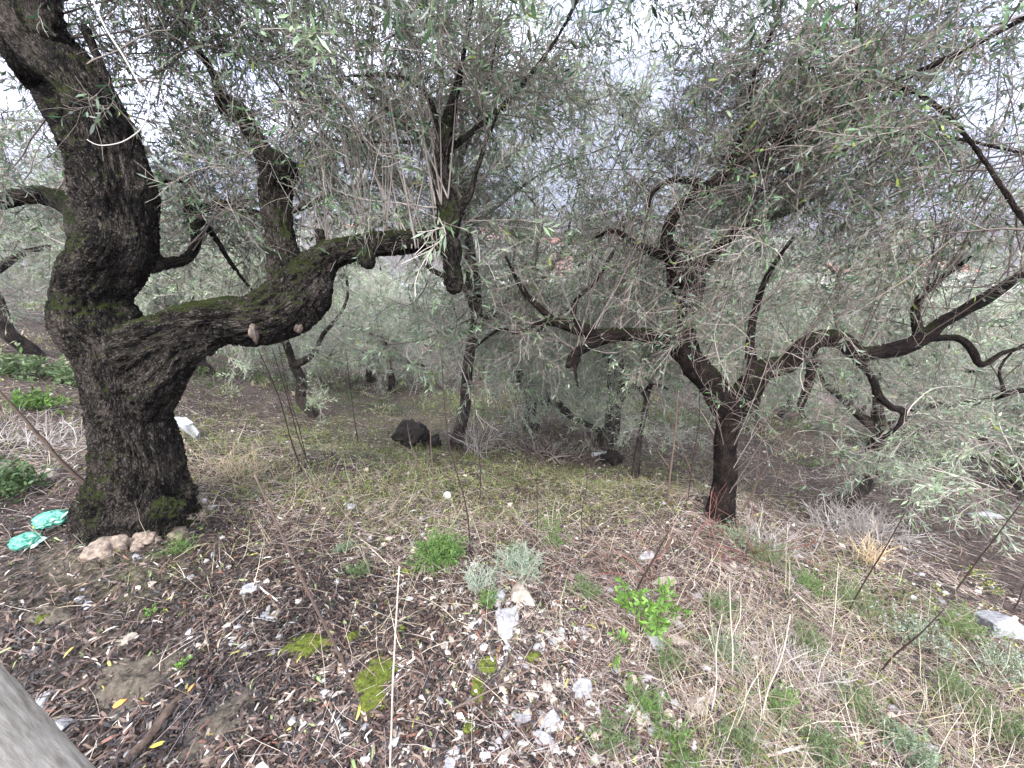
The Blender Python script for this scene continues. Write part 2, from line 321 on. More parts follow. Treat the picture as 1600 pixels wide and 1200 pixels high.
# ------------------------------------------------------------------ foliage on limbs
OL = np.array([[.055, .09, .045], [.032, .06, .036], [.08, .115, .06], [.12, .15, .09]]) * 1.2
def leafcols(n, rg, pal=OL, yellow=.02, jit=.25):
    c = pal[rg.integers(0, len(pal), n)] * (1 + rg.uniform(-jit, jit, (n, 1)))
    k = rg.random(n) < yellow; c[k] = np.array([.3, .33, .07]) * rg.uniform(.6, 1.1, (k.sum(), 1)); return c
TW = np.array([[.2, .165, .14], [.3, .26, .225], [.09, .07, .058], [.14, .11, .095]])
def foliage(S, D, rg, L1=(.5, 1.1), n2=7, n3=5, m=7, trop1=(0, 0, .0), droop=-.07, detail=2, ll=.047, r1=.005, l2=(.25, .6), l3=(.12, .28), K1=9, bare=4, wspread=.11, pal=None):
    S = np.asarray(S, float); D = np.asarray(D, float); n = len(S)
    A = grow(S, D, rg.uniform(*L1, n), K1, wspread, np.array(trop1), rg)
    s2, d2, p2 = kids(A, n2, .75, rg, .15); B = grow(s2, d2, rg.uniform(*l2, len(s2)), 7, .14, np.array([0, 0, droop]), rg)
    s3, d3, p3 = kids(B, n3, .7, rg, .2); C = grow(s3, d3, rg.uniform(*l3, len(s3)), 5, .12, np.array([0, 0, droop]), rg)
    cA = TW[rg.integers(0, 4, len(A))]; cB = TW[rg.integers(0, 4, len(B))]; cC = TW[rg.integers(0, 4, len(C))]
    tp = lambda n, K, a, b: a + (b - a) * np.linspace(0, 1, K)[None] + np.zeros((n, 1))
    tw = [tubes(A, tp(len(A), K1, r1, r1 * .4), 4, cA), tubes(B, tp(len(B), 7, .0024, .0013), 3, cB), tubes(C, tp(len(C), 5, .0014, .0009), 3, cC)]
    if bare:
        s4, d4, p4 = kids(C, bare, .8, rg, .1); E = grow(s4, d4, rg.uniform(.05, .2, len(s4)), 4, .16, np.array([0, 0, droop * .6]), rg); tw.append(tubes(E, tp(len(E), 4, .0011, .0007), 3, TW[rg.integers(0, 4, len(E))]))
    lv = []
    for Q, mm, lo in ((C, m, .15), (B, 3, .5)):
        K = Q.shape[1]; n = len(Q); t = np.linspace(lo, .98, mm)[None] + rg.uniform(-.04, .04, (n, mm)); t = np.clip(t, 0, .99) * (K - 1)
        i = np.minimum(t.astype(int), K - 2); f = (t - i)[..., None]; ar = np.arange(n)[:, None]; a = Q[ar, i]; b = Q[ar, i + 1]; T = unit(b - a); pos = a + (b - a) * f
        ref = unit(rg.normal(0, 1, (n, 1, 3))); q1 = unit(np.cross(T, ref + 0 * T)); q2 = np.cross(T, q1)
        alt = (np.arange(mm) % 2)[None, :, None]; q = q1 * (1 - alt) + q2 * alt
        vf = rg.uniform(.55, 1.5, (n, 1))
        for sgn in (1, -1):
            keep = rg.random((n, mm)) < .82
            dd = unit(T * .75 + sgn * q * .75 + rg.normal(0, .18, T.shape) + np.array([0, 0, -.08]))
            up = unit(T + rg.normal(0, .3, T.shape))
            k = keep.sum(); l = rg.uniform(.65, 1.2, k) * ll
            lv.append(leaves(pos[keep], dd[keep], up[keep], l, l * rg.uniform(.17, .24, k), leafcols(k, rg, OL if pal is None else pal) * (vf + 0 * keep)[keep][:, None] * np.array([.92, 1.08, .93]), detail, rg.uniform(-.05, .25)))
    return tw, lv
def build_foliage(root, sets, extra_tw=()):
    tw = list(extra_tw); lv = []
    for a, b in sets: tw += a; lv += b
    V, F, A = join(tw); obj('twigs', mesh('twigs', V, F, M_TWIG, A), root)
    V, F, A = join(lv); obj('crown', mesh('crown', V, F, M_OLIVE, A, False), root)
def along(paths, n, rg, spread=.6, upb=.6, side=.8, lo=.0, back=0.):
    "n start points and outward headings on limb paths"
    seg = [];
    for p in paths: seg.append(p[int(len(p) * lo):])
    A = np.vstack(seg); wgt = 1.0 * np.ones(len(A)); k = rg.choice(len(A), n, p=wgt / wgt.sum()); q = rg.normal(0, 1, (n, 3)) * side; q[:, 2] = q[:, 2] * spread + upb; q[:, 1] += back
    return A[k, :3] + unit(q) * A[k, 3:4] * .7, unit(q)

# ------------------------------------------------------------------ gnarled trunks (voxel-fused tubes with bark relief)
def fuse(name, paths, voxel, material, parent, relief=.012, extra=(), holes=()):
    parts = []
    for i, p in enumerate(paths): parts.append(tube(p, 20 if p[:, 3].max() > .05 else 10, .13, i + 3))
    parts += list(extra)
    V, F, A = join([(a, b, {}) for a, b, c in parts]); me = mesh(name, V, F, None)
    o = bpy.data.objects.new('tmp', me); COL.objects.link(o); md = o.modifiers.new('r', 'REMESH'); md.mode = 'VOXEL'; md.voxel_size = voxel
    bpy.context.view_layer.update(); dg = bpy.context.evaluated_depsgraph_get(); m2 = bpy.data.meshes.new_from_object(o.evaluated_get(dg))
    bpy.data.objects.remove(o); bpy.data.meshes.remove(me)
    n = len(m2.vertices); v = np.empty(n * 3, np.float32); m2.vertices.foreach_get('co', v); v = v.reshape(-1, 3).astype(float)
    nf = len(m2.polygons); f = np.empty(len(m2.loops), np.int32); m2.loops.foreach_get('vertex_index', f); f = f.reshape(-1, 4)
    bpy.data.meshes.remove(m2)
    for _ in range(3):       # smooth the fused joints
        acc = np.zeros_like(v); cnt = np.zeros(n)
        for a in range(4):
            np.add.at(acc, f[:, a], v[f[:, (a + 1) % 4]]); np.add.at(cnt, f[:, a], 1)
        v = v * .4 + .6 * acc / np.maximum(cnt, 1)[:, None]
    # nearest skeleton frame -> bark coordinates
    sk = []; s0 = 0
    for p in paths:
        T, Aa, Bb = frames(p[:, :3]); s = np.concatenate([[0], np.cumsum(np.linalg.norm(np.diff(p[:, :3], axis=0), axis=1))])
        sk.append(np.hstack([p, T, Aa, Bb, s[:, None] + s0])); s0 += s[-1] + .37
    sk = np.vstack(sk); best = np.empty(n, int)
    for i in range(0, n, 5000):
        d = np.linalg.norm(v[i:i+5000, None] - sk[None, :, :3], axis=-1) - sk[None, :, 3] * .9; best[i:i+5000] = d.argmin(1)
    k = sk[best]; e = v - k[:, :3]
    bc = np.stack([(e * k[:, 7:10]).sum(1), (e * k[:, 10:13]).sum(1), k[:, 13] + (e * k[:, 4:7]).sum(1)], 1)
    nr = np.zeros_like(v); fn = np.cross(v[f[:, 1]] - v[f[:, 0]], v[f[:, 2]] - v[f[:, 0]])
    for a in range(4): np.add.at(nr, f[:, a], fn)
    nr = unit(nr)
    q = bc * np.array([1, 1, .28]); wv = fbm(bc * 8, 2, 3)[:, None] * .03
    ridge = 1 - np.abs(fbm((q + wv) * 52, 3, 11)) * 1.6; big = fbm(bc * np.array([9, 9, 3.5]), 3, 21)
    disp = relief * (ridge - .75) * .9 + relief * 1.1 * big
    disp *= np.clip(k[:, 3] / .08, .25, 1)
    for hc, hr, hd in holes:
        disp -= hd * np.exp(-(np.linalg.norm(v - np.asarray(hc), axis=1) / hr) ** 2)
    v = v + nr * disp[:, None]
    return obj(name, mesh(name, v, [f], material, {'bark': bc}), parent)
def px_path(nodes, step, dz=None):
    "nodes: (px, py, halfwidth px, depth)"
    w_ = [np.append(P(x, y, d), hw * d / FPX) for x, y, hw, d in nodes]
    return catmull(w_, step)
def blob(c, rad, seed, amp=.25, sub=3, fr=2.):
    import bmesh
    bm = bmesh.new(); bmesh.ops.create_icosphere(bm, subdivisions=sub, radius=1); v = np.array([x.co[:] for x in bm.verts]); f = np.array([[q.index for q in x.verts] for x in bm.faces]); bm.free()
    v = v * (1 + amp * fbm(v * fr + seed, 3, seed))[:, None]; return v * np.asarray(rad) + np.asarray(c), [f], {'bark': v * np.asarray(rad)}

# ================================================================== TREE A : big forked olive on the left
def treeA():
    rg = rng(11); gb = G(224, 806)
    root = empty('olive_tree', gb, 'huge old mossy olive with thick forked trunk and long limb reaching right', 'olive tree')
    root_inv = -gb
    d0 = depth_of(gb)
    T = px_path([(228, 858, 78, d0), (226, 835, 76, d0), (220, 795, 68, d0 * .99), (222, 745, 62, d0 * .97), (216, 695, 61, d0 * .95), (200, 640, 54, d0 * .93), (190, 590, 52, d0 * .91), (180, 545, 55, d0 * .9),
                 (150, 500, 56, d0 * .88), (143, 455, 48, d0 * .87), (168, 412, 51, d0 * .86), (188, 380, 52, d0 * .85), (189, 340, 48, d0 * .84), (180, 295, 49, d0 * .83), (166, 245, 50, d0 * .82), (148, 200, 55, d0 * .81),
                 (120, 150, 55, d0 * .81), (82, 100, 50, d0 * .81), (40, 50, 50, d0 * .81), (-5, 0, 46, d0 * .82), (-60, -60, 42, d0 * .84), (-110, -150, 34, d0 * .86)], .03)
    dl = d0 * .9
    Lr = px_path([(188, 560, 44, dl), (225, 545, 45, dl), (262, 528, 42, dl), (300, 512, 38, dl * 1.01), (345, 502, 36, dl * 1.03), (395, 498, 38, dl * 1.05), (435, 480, 42, dl * 1.07), (468, 455, 46, dl * 1.09), (490, 425, 36, dl * 1.1),
                  (512, 403, 25, dl * 1.11), (548, 391, 20, dl * 1.12), (600, 378, 18, dl * 1.13), (650, 376, 17, dl * 1.14), (690, 378, 19, dl * 1.15)], .025)
    fil = px_path([(222, 650, 34, d0 * .93), (238, 606, 34, d0 * .915), (258, 572, 30, dl), (285, 543, 27, dl), (318, 526, 25, dl * 1.01)], .025)
    bu = px_path([(688, 372, 17, dl * 1.15), (706, 385, 19, dl * 1.15), (708, 415, 17, dl * 1.15), (709, 440, 18, dl * 1.15), (710, 458, 12, dl * 1.15)], .02)
    v1 = px_path([(455, 450, 34, dl * 1.08), (448, 410, 27, dl * 1.08), (440, 370, 20, dl * 1.09), (432, 330, 20, dl * 1.1), (432, 295, 22, dl * 1.1), (428, 262, 24, dl * 1.1), (408, 235, 15, dl * 1.11), (398, 212, 14, dl * 1.11), (382, 188, 15, dl * 1.12), (362, 170, 19, dl * 1.12), (348, 150, 12, dl * 1.13), (330, 110, 7, dl * 1.14), (290, 40, 5, dl * 1.1), (250, -60, 4, dl * 1.05)], .025)
    v2 = px_path([(696, 375, 17, dl * 1.15), (702, 345, 20, dl * 1.15), (696, 315, 18, dl * 1.15), (688, 280, 13, dl * 1.15), (692, 230, 12, dl * 1.14), (706, 170, 11, dl * 1.15), (722, 100, 6, dl * 1.12), (738, 0, 5, dl * 1.08), (760, -120, 4, dl)], .025)
    v3 = px_path([(694, 240, 7, dl * 1.16), (740, 205, 6, dl * 1.2), (800, 150, 5, dl * 1.2), (870, 60, 4, dl * 1.18), (930, -60, 4, dl * 1.1)], .03)
    v4 = px_path([(712, 330, 8, dl * 1.15), (733, 305, 6, dl * 1.14), (748, 255, 4, dl * 1.12), (780, 170, 3, dl * 1.1)], .03)
    v5 = px_path([(690, 230, 6, dl * 1.16), (668, 150, 5, dl * 1.18), (620, 120, 4, dl * 1.2), (560, 118, 3, dl * 1.2), (500, 125, 2.5, dl * 1.2)], .03)
    stub = px_path([(512, 405, 14, dl * 1.11), (504, 380, 11, dl * 1.11), (498, 358, 8, dl * 1.11)], .02)
    k1 = px_path([(572, 395, 14, dl * 1.12), (574, 408, 13, dl * 1.1), (574, 418, 8, dl * 1.1)], .015)
    k2 = px_path([(470, 480, 22, dl * 1.07), (468, 505, 13, dl * 1.07), (465, 516, 6, dl * 1.07)], .02)
    kn = px_path([(430, 262, 22, dl * 1.09), (443, 268, 20, dl * 1.07), (450, 275, 14, dl * 1.06)], .02)
    a1 = px_path([(225, 405, 24, d0 * .9), (255, 412, 10, d0 * .97), (288, 406, 9, d0 * 1.02), (303, 388, 9, d0 * 1.05), (308, 355, 10, d0 * 1.06), (300, 325, 12, d0 * 1.06), (302, 298, 8, d0 * 1.06), (290, 280, 6, d0 * 1.06), (240, 290, 4, d0 * 1.02)], .025)
    a2 = px_path([(308, 330, 10, d0 * 1.06), (335, 320, 8, d0 * 1.08), (370, 325, 7, d0 * 1.12), (410, 335, 6, d0 * 1.16), (460, 330, 4, d0 * 1.2), (520, 300, 3, d0 * 1.25)], .03)
    a3 = px_path([(312, 345, 6, d0 * 1.06), (335, 370, 5, d0 * 1.1), (360, 410, 4, d0 * 1.14), (395, 455, 3, d0 * 1.2)], .03)
    c1 = px_path([(120, 165, 28, d0 * .81), (95, 110, 24, d0 * .8), (75, 40, 26, d0 * .78), (60, -40, 24, d0 * .76), (60, -200, 18, d0 * .75)], .03)
    c2 = px_path([(75, 145, 18, d0 * .8), (30, 105, 10, d0 * .72), (-15, 50, 8, d0 * .68)], .03)
    c3 = px_path([(160, 210, 20, d0 * .81), (190, 205, 10, d0 * .83), (160, 110, 8, d0 * .8), (130, 40, 8, d0 * .78)], .03)
    bl = px_path([(140, 420, 26, d0 * .88), (130, 350, 18, d0 * 1.0), (95, 312, 15, d0 * 1.08), (40, 305, 14, d0 * 1.1), (0, 315, 12, d0 * 1.1), (-60, 300, 10, d0 * 1.1)], .03)
    over = px_path([(-60, -60, 24, d0 * .84), (120, -330, 20, 1.55), (420, -470, 16, 1.35), (760, -560, 13, 1.3), (1080, -560, 10, 1.35)], .04)
    over2 = px_path([(60, -180, 18, d0 * .75), (260, -260, 12, 1.75), (480, -260, 9, 1.9), (700, -220, 7, 2.0)], .04)
    over3 = px_path([(60, -180, 14, d0 * .75), (140, -230, 9, 1.2), (420, -290, 7, 1.1), (820, -330, 6, 1.1), (1300, -330, 5, 1.15)], .04)
    ps = [T, Lr, fil, bu, v1, v2, v3, v4, v5, stub, k1, k2, kn, a1, a2, a3, c1, c2, bl, over, over2, c3, over3]
    for p in ps: p[:, :3] -= gb
    rootlobes = []
    for i, (x, y, hw, d) in enumerate([(172, 800, 20, 2.2), (262, 800, 26, 2.05), (286, 770, 18, 2.2), (158, 775, 18, 2.2)]):
        p = P(x, y, d) - gb; rootlobes.append(blob(p, np.array([1, 1, .9]) * hw * d / FPX, 40 + i, .2))
    holes = [(P(155, 152, d0 * .70) - gb, .035, .05), (P(187, 180, d0 * .72) - gb, .03, .05), (P(215, 480, d0 * .82) - gb, .06, .04), (P(213, 775, d0 * .86) - gb, .04, .04)]
    fuse('trunk', ps, .009, M_BARK, root, .019, rootlobes, holes)
    # pale bare roots and pruning scars
    for i, (x, y, rx, ry) in enumerate([(172, 842, 24, 15), (200, 836, 18, 13), (236, 824, 19, 12), (212, 812, 12, 11), (252, 834, 9, 7), (296, 800, 17, 10), (286, 822, 14, 9), (316, 796, 13, 7), (226, 846, 9, 6)]):
        g = G(x, y + ry); p = g + np.array([0, -.035, ry * .5 / FPX * 2]); rr = np.array([rx, rx * .9, ry * 1.0]) * depth_of(g) / FPX
        V, F, A = blob(p - gb, rr, 60 + i, .2, 4, 2.0); obj('bare_root', mesh('bare_root', V, F, M_ROOT), root)
    for i, (x, y, rx, ry, d) in enumerate([(397, 520, 5, 14, dl * 1.01), (466, 512, 5, 7, dl * 1.06)]):
        V, F, A = blob(P(x, y, d) - gb, np.array([rx, 8, ry]) * d / FPX, 80 + i, .45); obj('pruning_scar', mesh('pruning_scar', V, F, M_CUT), root)
    # long upright suckers from the limb
    sh = [(572, 400, 500, 0), (578, 402, 520, 100), (585, 398, 470, -40), (520, 385, 440, 60), (545, 390, 400, 20), (560, 392, 610, 0), (500, 400, 450, 150), (600, 380, 590, 60), (690, 320, 640, 40), (680, 320, 660, 30), (700, 310, 710, 0),
          (430, 260, 420, -30), (440, 260, 470, 0), (360, 165, 330, 0), (365, 165, 390, -20), (352, 160, 300, -30), (450, 420, 330, 240), (175, 300, 270, 60), (650, 375, 560, 120), (640, 372, 700, 100), (470, 410, 380, 120), (505, 380, 420, 250)]
    up = []
    for k in range(58):
        if k < len(sh): x0, y0, x1, y1 = sh[k]
        else:
            x0, y0, x1, y1 = sh[rg.integers(0, len(sh))]; q_ = rg.uniform(505, 690); x0, y0 = (q_, 388) if k % 3 else (x0, y0); x1 = x0 + rg.uniform(-150, 40); y1 += rg.uniform(-60, 120)
        d1 = dl * rg.uniform(1.02, 1.3); a = P(x0, y0, dl * 1.11); b = P(x1, y1, d1); mid = (a + b) / 2 + rg.normal(0, .03, 3)
        r0 = rg.uniform(.0022, .006); up.append(catmull([np.append(a, r0), np.append(mid, r0 * .75), np.append(b, r0 * .45)], .05))
    for p in up: p[:, :3] -= gb
    upt = [tube(p, 5) for p in up]; upt = [(V, F, {'Col': np.tile(TW[i % 2] * .6, (len(V), 1))}) for i, (V, F, A) in enumerate(upt)]
    sets = []
    S, D = along([v1[-30:], v2, v3, v4, v5, a2], 62, rg, .6, .5, back=.7); sets.append(foliage(S, D, rg, (.4, 1.0), n2=6, n3=5, m=4, trop1=(0, .05, .03), droop=-.04))
    S = np.vstack([p[rg.integers(len(p) // 2, len(p), 1), :3] for p in up]); D = unit(rg.normal(0, 1, S.shape) + [0, .5, .3]); sets.append(foliage(S, D, rg, (.25, .55), n2=4, n3=4, m=5, r1=.0025))
    S, D = along([c1, T[-40:]], 34, rg, .8, .3, back=.8); sets.append(foliage(S, D, rg, (.4, 1.0), n2=6, n3=5, m=4))
    S, D = along([bl, bl, a1, a3], 30, rg, .8, .3, back=.9); sets.append(foliage(S, D, rg, (.3, .8), n2=6, n3=5, m=4, trop1=(0, .05, 0)))
    S, D = along([over], 36, rg, .8, -.3); sets.append(foliage(S, D, rg, (.2, .62), n2=3, n3=3, m=5, trop1=(0, .03, -.12), l2=(.15, .35)))
    S, D = along([over2], 26, rg, .8, -.3, back=.2); sets.append(foliage(S, D, rg, (.3, .8), n2=5, n3=4, m=5, trop1=(0, 0, -.1)))
    S, D = along([over3], 30, rg, .8, -.5, lo=.4); sets.append(foliage(S, D, rg, (.15, .4), n2=2, n3=2, m=6, trop1=(0, 0, -.15), l2=(.1, .3), ll=.062, bare=0))
    build_foliage(root, sets, upt)
    # the pale hooked shoot hanging across the trunk
    h = px_path([(145, 0, 1.2, 1.15), (165, 44, 1.2, 1.16), (193, 88, 1.2, 1.14), (220, 137, 1.1, 1.15), (233, 166, 1.1, 1.15), (221, 200, 1.0, 1.15), (190, 222, .9, 1.15), (155, 227, .7, 1.15), (136, 218, .5, 1.15)], .01)
    h0 = px_path([(110, -330, 2, 1.5), (120, -150, 1.6, 1.3), (145, 0, 1.2, 1.15)], .03)
    for q in (h, h0): q[:, :3] -= gb
    V, F, A = join([tube(h0, 6), tube(h, 6)]); A = {'Col': np.tile([.36, .33, .3], (len(V), 1))}; obj('hooked_shoot', mesh('hooked_shoot', V, F, M_TWIG, A), root)
treeA()

# ================================================================== TREE B : dark olive on the right
def treeB():
    rg = rng(23); gb = G(1128, 812); d0 = depth_of(gb)
    root = empty('olive_tree', gb, 'dark slim-trunked olive on the right whose two crooked limbs spread wide in a V', 'olive tree')
    K = lambda *n: px_path([(x, y, h * .96, d0 * d) for x, y, h, d in n], .03)
    T = K((1120, 845, 28, 1.0), (1124, 810, 24, 1.0), (1128, 775, 19, .99), (1133, 740, 17, .98), (1132, 700, 18, .97), (1138, 660, 20, .96), (1142, 630, 22, .95))
    l1 = K((1142, 640, 24, .95), (1118, 606, 22, .95), (1092, 575, 22, .95), (1066, 545, 17, .96), (1030, 528, 14, .97), (985, 522, 12, .98), (945, 526, 13, .99), (918, 540, 9, 1.0), (895, 556, 8, 1.0), (887, 575, 5, 1.0))
    l2 = K((935, 524, 11, .99), (900, 512, 11, 1.0), (870, 503, 8, 1.01), (840, 478, 6, 1.02), (815, 450, 5, 1.03), (790, 400, 3, 1.05))
    l3 = K((880, 508, 6, 1.01), (845, 505, 5, 1.03), (810, 520, 4, 1.05), (780, 515, 3, 1.07), (740, 545, 2, 1.1))
    l4 = K((895, 510, 8, 1.0), (900, 470, 5, 1.0), (930, 440, 4, 1.0), (960, 390, 3, 1.0))
    u1 = K((1085, 570, 20, .95), (1072, 535, 16, .95), (1072, 500, 14, .95), (1078, 465, 22, .95), (1072, 430, 31, .95), (1058, 405, 22, .94), (1042, 380, 11, .92), (1050, 340, 9, .9), (1078, 310, 9, .88), (1112, 292, 10, .86), (1140, 262, 10, .84), (1180, 236, 9, .82),
           (1230, 212, 9, .8), (1285, 190, 8, .77), (1335, 158, 7, .74), (1400, 128, 6, .7), (1500, 82, 5.5, .66), (1600, 28, 5, .62), (1720, -40, 5, .58))
    u2 = K((1078, 440, 18, .95), (1100, 412, 13, .96), (1140, 372, 9, .97), (1190, 345, 7, .98), (1245, 325, 6, 1.0), (1300, 290, 4, 1.0))
    u3 = K((1110, 292, 8, .86), (1060, 280, 6, .87), (1020, 300, 5, .88), (1010, 340, 4, .9))
    u4 = K((1140, 262, 7, .84), (1165, 200, 6, .82), (1175, 130, 5, .8), (1210, 40, 4, .76), (1240, -60, 3, .7))
    u5 = K((1345, 150, 5, .74), (1328, 90, 4.5, .73), (1340, 30, 4, .7), (1330, -60, 3, .68))
    u6 = K((1200, 225, 5, .8), (1300, 215, 4.5, .78), (1400, 210, 4.5, .76), (1490, 216, 4.5, .74), (1600, 240, 4, .72), (1700, 262, 3, .7))
    u7 = K((1365, 140, 5, .72), (1420, 140, 5, .68), (1480, 180, 5, .66), (1530, 240, 5, .64), (1570, 300, 5, .62), (1610, 360, 4, .6))
    u8 = K((1040, 400, 9, .94), (1000, 385, 7, .94), (960, 360, 5, .95), (930, 372, 4, .96))
    r1 = K((1145, 640, 22, .95), (1168, 608, 20, .94), (1195, 578, 17, .93), (1228, 570, 16, .92), (1252, 545, 15, .91), (1285, 528, 14, .9), (1315, 532, 14, .89), (1338, 552, 13, .88), (1368, 551, 11, .87), (1405, 545, 12, .86), (1440, 530, 12, .85),
           (1468, 505, 11, .84), (1500, 488, 10, .83), (1542, 465, 9, .82), (1585, 436, 8, .8), (1650, 395, 7, .78), (1750, 330, 5, .75))
    r2 = K((1436, 528, 9, .85), (1430, 490, 8, .85), (1437, 468, 7, .85), (1470, 435, 6, .84), (1520, 400, 4, .82))
    r3 = K((1450, 530, 7, .85), (1495, 528, 6, .84), (1518, 545, 5.5, .83), (1533, 572, 5, .82), (1565, 552, 4, .81), (1610, 540, 3, .8))
    r4 = K((1340, 562, 9, .88), (1362, 588, 6, .88), (1373, 618, 6, .88), (1395, 638, 6, .88), (1412, 642, 5, .88), (1402, 668, 4, .88), (1370, 690, 3, .9))
    r5 = K((1270, 545, 8, .91), (1266, 590, 7, .93), (1250, 640, 5, .95), (1262, 655, 3, .95))
    r6 = K((1180, 590, 10, .93), (1172, 530, 7, .93), (1195, 440, 5, .92), (1240, 370, 4, .9))
    hk = K((905, 560, 5, 1.0), (899, 575, 4, 1.0), (903, 605, 3, 1.0))
    ov1 = px_path([(1720, -40, 10, 1.75), (1500, -330, 12, 1.6), (1180, -420, 12, 1.45), (860, -420, 9, 1.4)], .04)
    ov2 = px_path([(1240, -60, 4, 2.2), (1000, -180, 6, 2.0), (780, -200, 5, 1.9)], .04)
    ps = [T, l1, l2, l3, l4, u1, u2, u3, u4, u5, u6, u7, u8, r1, r2, r3, r4, r5, r6, hk, ov1, ov2]
    for p in ps: p[:, :3] -= gb
    fuse('trunk', ps[:1] + ps[1:6] + ps[6:20] + ps[20:], .0095, M_BARKB, root, .009)
    sets = []
    up = []
    for k in range(150):
        src = [l1, r1, u1, u2, r2, l1, r1, T][rg.integers(0, 8)]; i = rg.integers(len(src) // 6, len(src) - 2); a = src[i, :3]; ln = rg.uniform(.5, 1.2)
        D = unit(np.array([[rg.normal(0, .3), rg.normal(0, .25), 1]])); g = grow(a[None], D, np.array([ln]), 8, .05, np.array([0, 0, .02]), rg)[0]; r0 = rg.uniform(.002, .0055)
        up.append(np.hstack([g, np.linspace(r0, r0 * .4, 8)[:, None]]))
    upt = [tube(p, 4, cap=False) for p in up]; upt = [(V, F, {'Col': np.tile(TW[i % 4] * .8, (len(V), 1))}) for i, (V, F, A) in enumerate(upt)]
    S = np.vstack([p[rg.integers(4, 8, 1), :3] for p in up[:70]]); D = unit(rg.normal(0, 1, S.shape) + [0, .3, .4]); sets.append(foliage(S, D, rg, (.2, .5), n2=4, n3=4, m=2, r1=.0022, droop=-.02))
    S, D = along([u1[len(u1) // 3:], u2, u3, u4, u5, u6, u8], 104, rg, .9, .4, back=.9); sets.append(foliage(S, D, rg, (.35, .9), n2=7, n3=5, m=4, droop=-.03))
    S, D = along([l1[-30:], l2, l3, l4, r1[-40:], r2, r3, r4], 30, rg, .6, .5, back=.8); sets.append(foliage(S, D, rg, (.25, .7), n2=6, n3=5, m=2, droop=-.06))
    S, D = along([ov1], 24, rg, .8, -.2); sets.append(foliage(S, D, rg, (.2, .55), n2=4, n3=4, m=5, trop1=(0, .03, -.12), l2=(.12, .3)))
    S, D = along([ov2, u7, u6, u5], 34, rg, .8, -.1, back=.2); sets.append(foliage(S, D, rg, (.3, .8), n2=6, n3=4, m=4, trop1=(0, 0, -.05)))
    build_foliage(root, sets, upt)
treeB()

# ================================================================== the other olives of the grove
def proto(seed, h=1.2, nl=4, rad=.13, spread=1.5, lean=0., n1=80, up=0., dr=-.13):
    rg = rng(seed); nodes = [[0, 0, -.15, rad * 1.5], [0, 0, .1, rad * 1.15]]
    x = y = 0
    for k in range(3): x += rg.normal(0, .07) + lean * .1; y += rg.normal(0, .07); nodes.append([x, y, h * (k + 1) / 3, rad * (.95 - .1 * k)])
    T = catmull(nodes, .08); limbs = []
    for i in range(nl):
        a = i * 2 * math.pi / nl + rg.uniform(-.4, .4); q = [[x, y, h * .92, rad * .75]]; px, py, pz = x, y, h; el = rg.uniform(.5, 1.1); r = rad * .62
        for k in range(6):
            st = spread / 4 * rg.uniform(.8, 1.2); a += rg.normal(0, .35); el = el * .85 + rg.normal(.05, .35)
            px += math.cos(a) * math.cos(el) * st; py += math.sin(a) * math.cos(el) * st; pz += math.sin(el) * st; r *= .8; q.append([px, py, pz, r])
        p = catmull(q, .1); limbs.append(p)
        for _ in range(2):
            j = rg.integers(len(p) // 3, len(p) - 3); c = p[j].copy(); qq = [c]; d = unit(np.array([rg.normal(), rg.normal(), rg.uniform(.1, 1.2)])); rr = c[3] * .7; c2 = c[:3].copy()
            for k in range(4): d = unit(d + rg.normal(0, .3, 3)); c2 = c2 + d * .3; rr *= .72; qq.append(np.append(c2, rr))
            limbs.append(catmull(qq, .1))
    parts = [tube(T, 12, .18, seed)] + [tube(p, 8, .18, seed + i) for i, p in enumerate(limbs)]
    V, F, A = join(parts); tm = mesh('trunk', V, F, M_BARK2, A)
    S, D = along(limbs, n1, rg, .8, .35, lo=.15)
    tw, lv = foliage(S, D, rg, (.5, 1.2), n2=7, n3=5, m=6, detail=1, ll=.062, bare=3, droop=dr, trop1=(0, 0, up), r1=.007, pal=np.array([[.2, .235, .15], [.15, .185, .11], [.28, .31, .21], [.36, .38, .3]]) * 1.2)  # leaf colours brightened to stand in for open skylight on these crowns
    for q_ in tw[1:]: q_[2]['Col'] = q_[2]['Col'] * 1.3 + .05
    tw[1] = tubes(tw[1][0].reshape(-1, 7, 3, 3).mean(2), np.full((len(tw[1][0]) // 21, 7), .0035), 3, tw[1][2]['Col'][::21]); 
    tw[2] = tubes(tw[2][0].reshape(-1, 5, 3, 3).mean(2), np.full((len(tw[2][0]) // 15, 5), .0018), 3, tw[2][2]['Col'][::15])
    tw[3] = tubes(tw[3][0].reshape(-1, 4, 3, 3).mean(2), np.full((len(tw[3][0]) // 12, 4), .0013), 3, tw[3][2]['Col'][::12])
    V, F, A = join(tw); wm = mesh('twigs', V, F, M_TWIG, A); V, F, A = join(lv); cm = mesh('crown', V, F, M_OLIVE, A, False)
    return tm, wm, cm
PR = [proto(101, 1.2, rad=.085, n1=72, up=.02, dr=-.06), proto(102, 1.1, 3, .09, 1.6, .3, n1=66, up=.06, dr=-.04), proto(103, 1.5, 4, .056, 1.2, n1=56, up=.10, dr=-.02), proto(104, .7, 4, .12, 1.7, n1=84, up=-.05)]
def plant_tree(k, loc, rz, s, label, group=None, sz=1.):
    tm, wm, cm = PR[k]; root = empty('olive_tree', loc, label, 'olive tree', group); root.rotation_euler = (0, 0, rz); root.scale = (s, s, s * sz)
    obj('trunk', tm, root); obj('twigs', wm, root); obj('crown', cm, root)
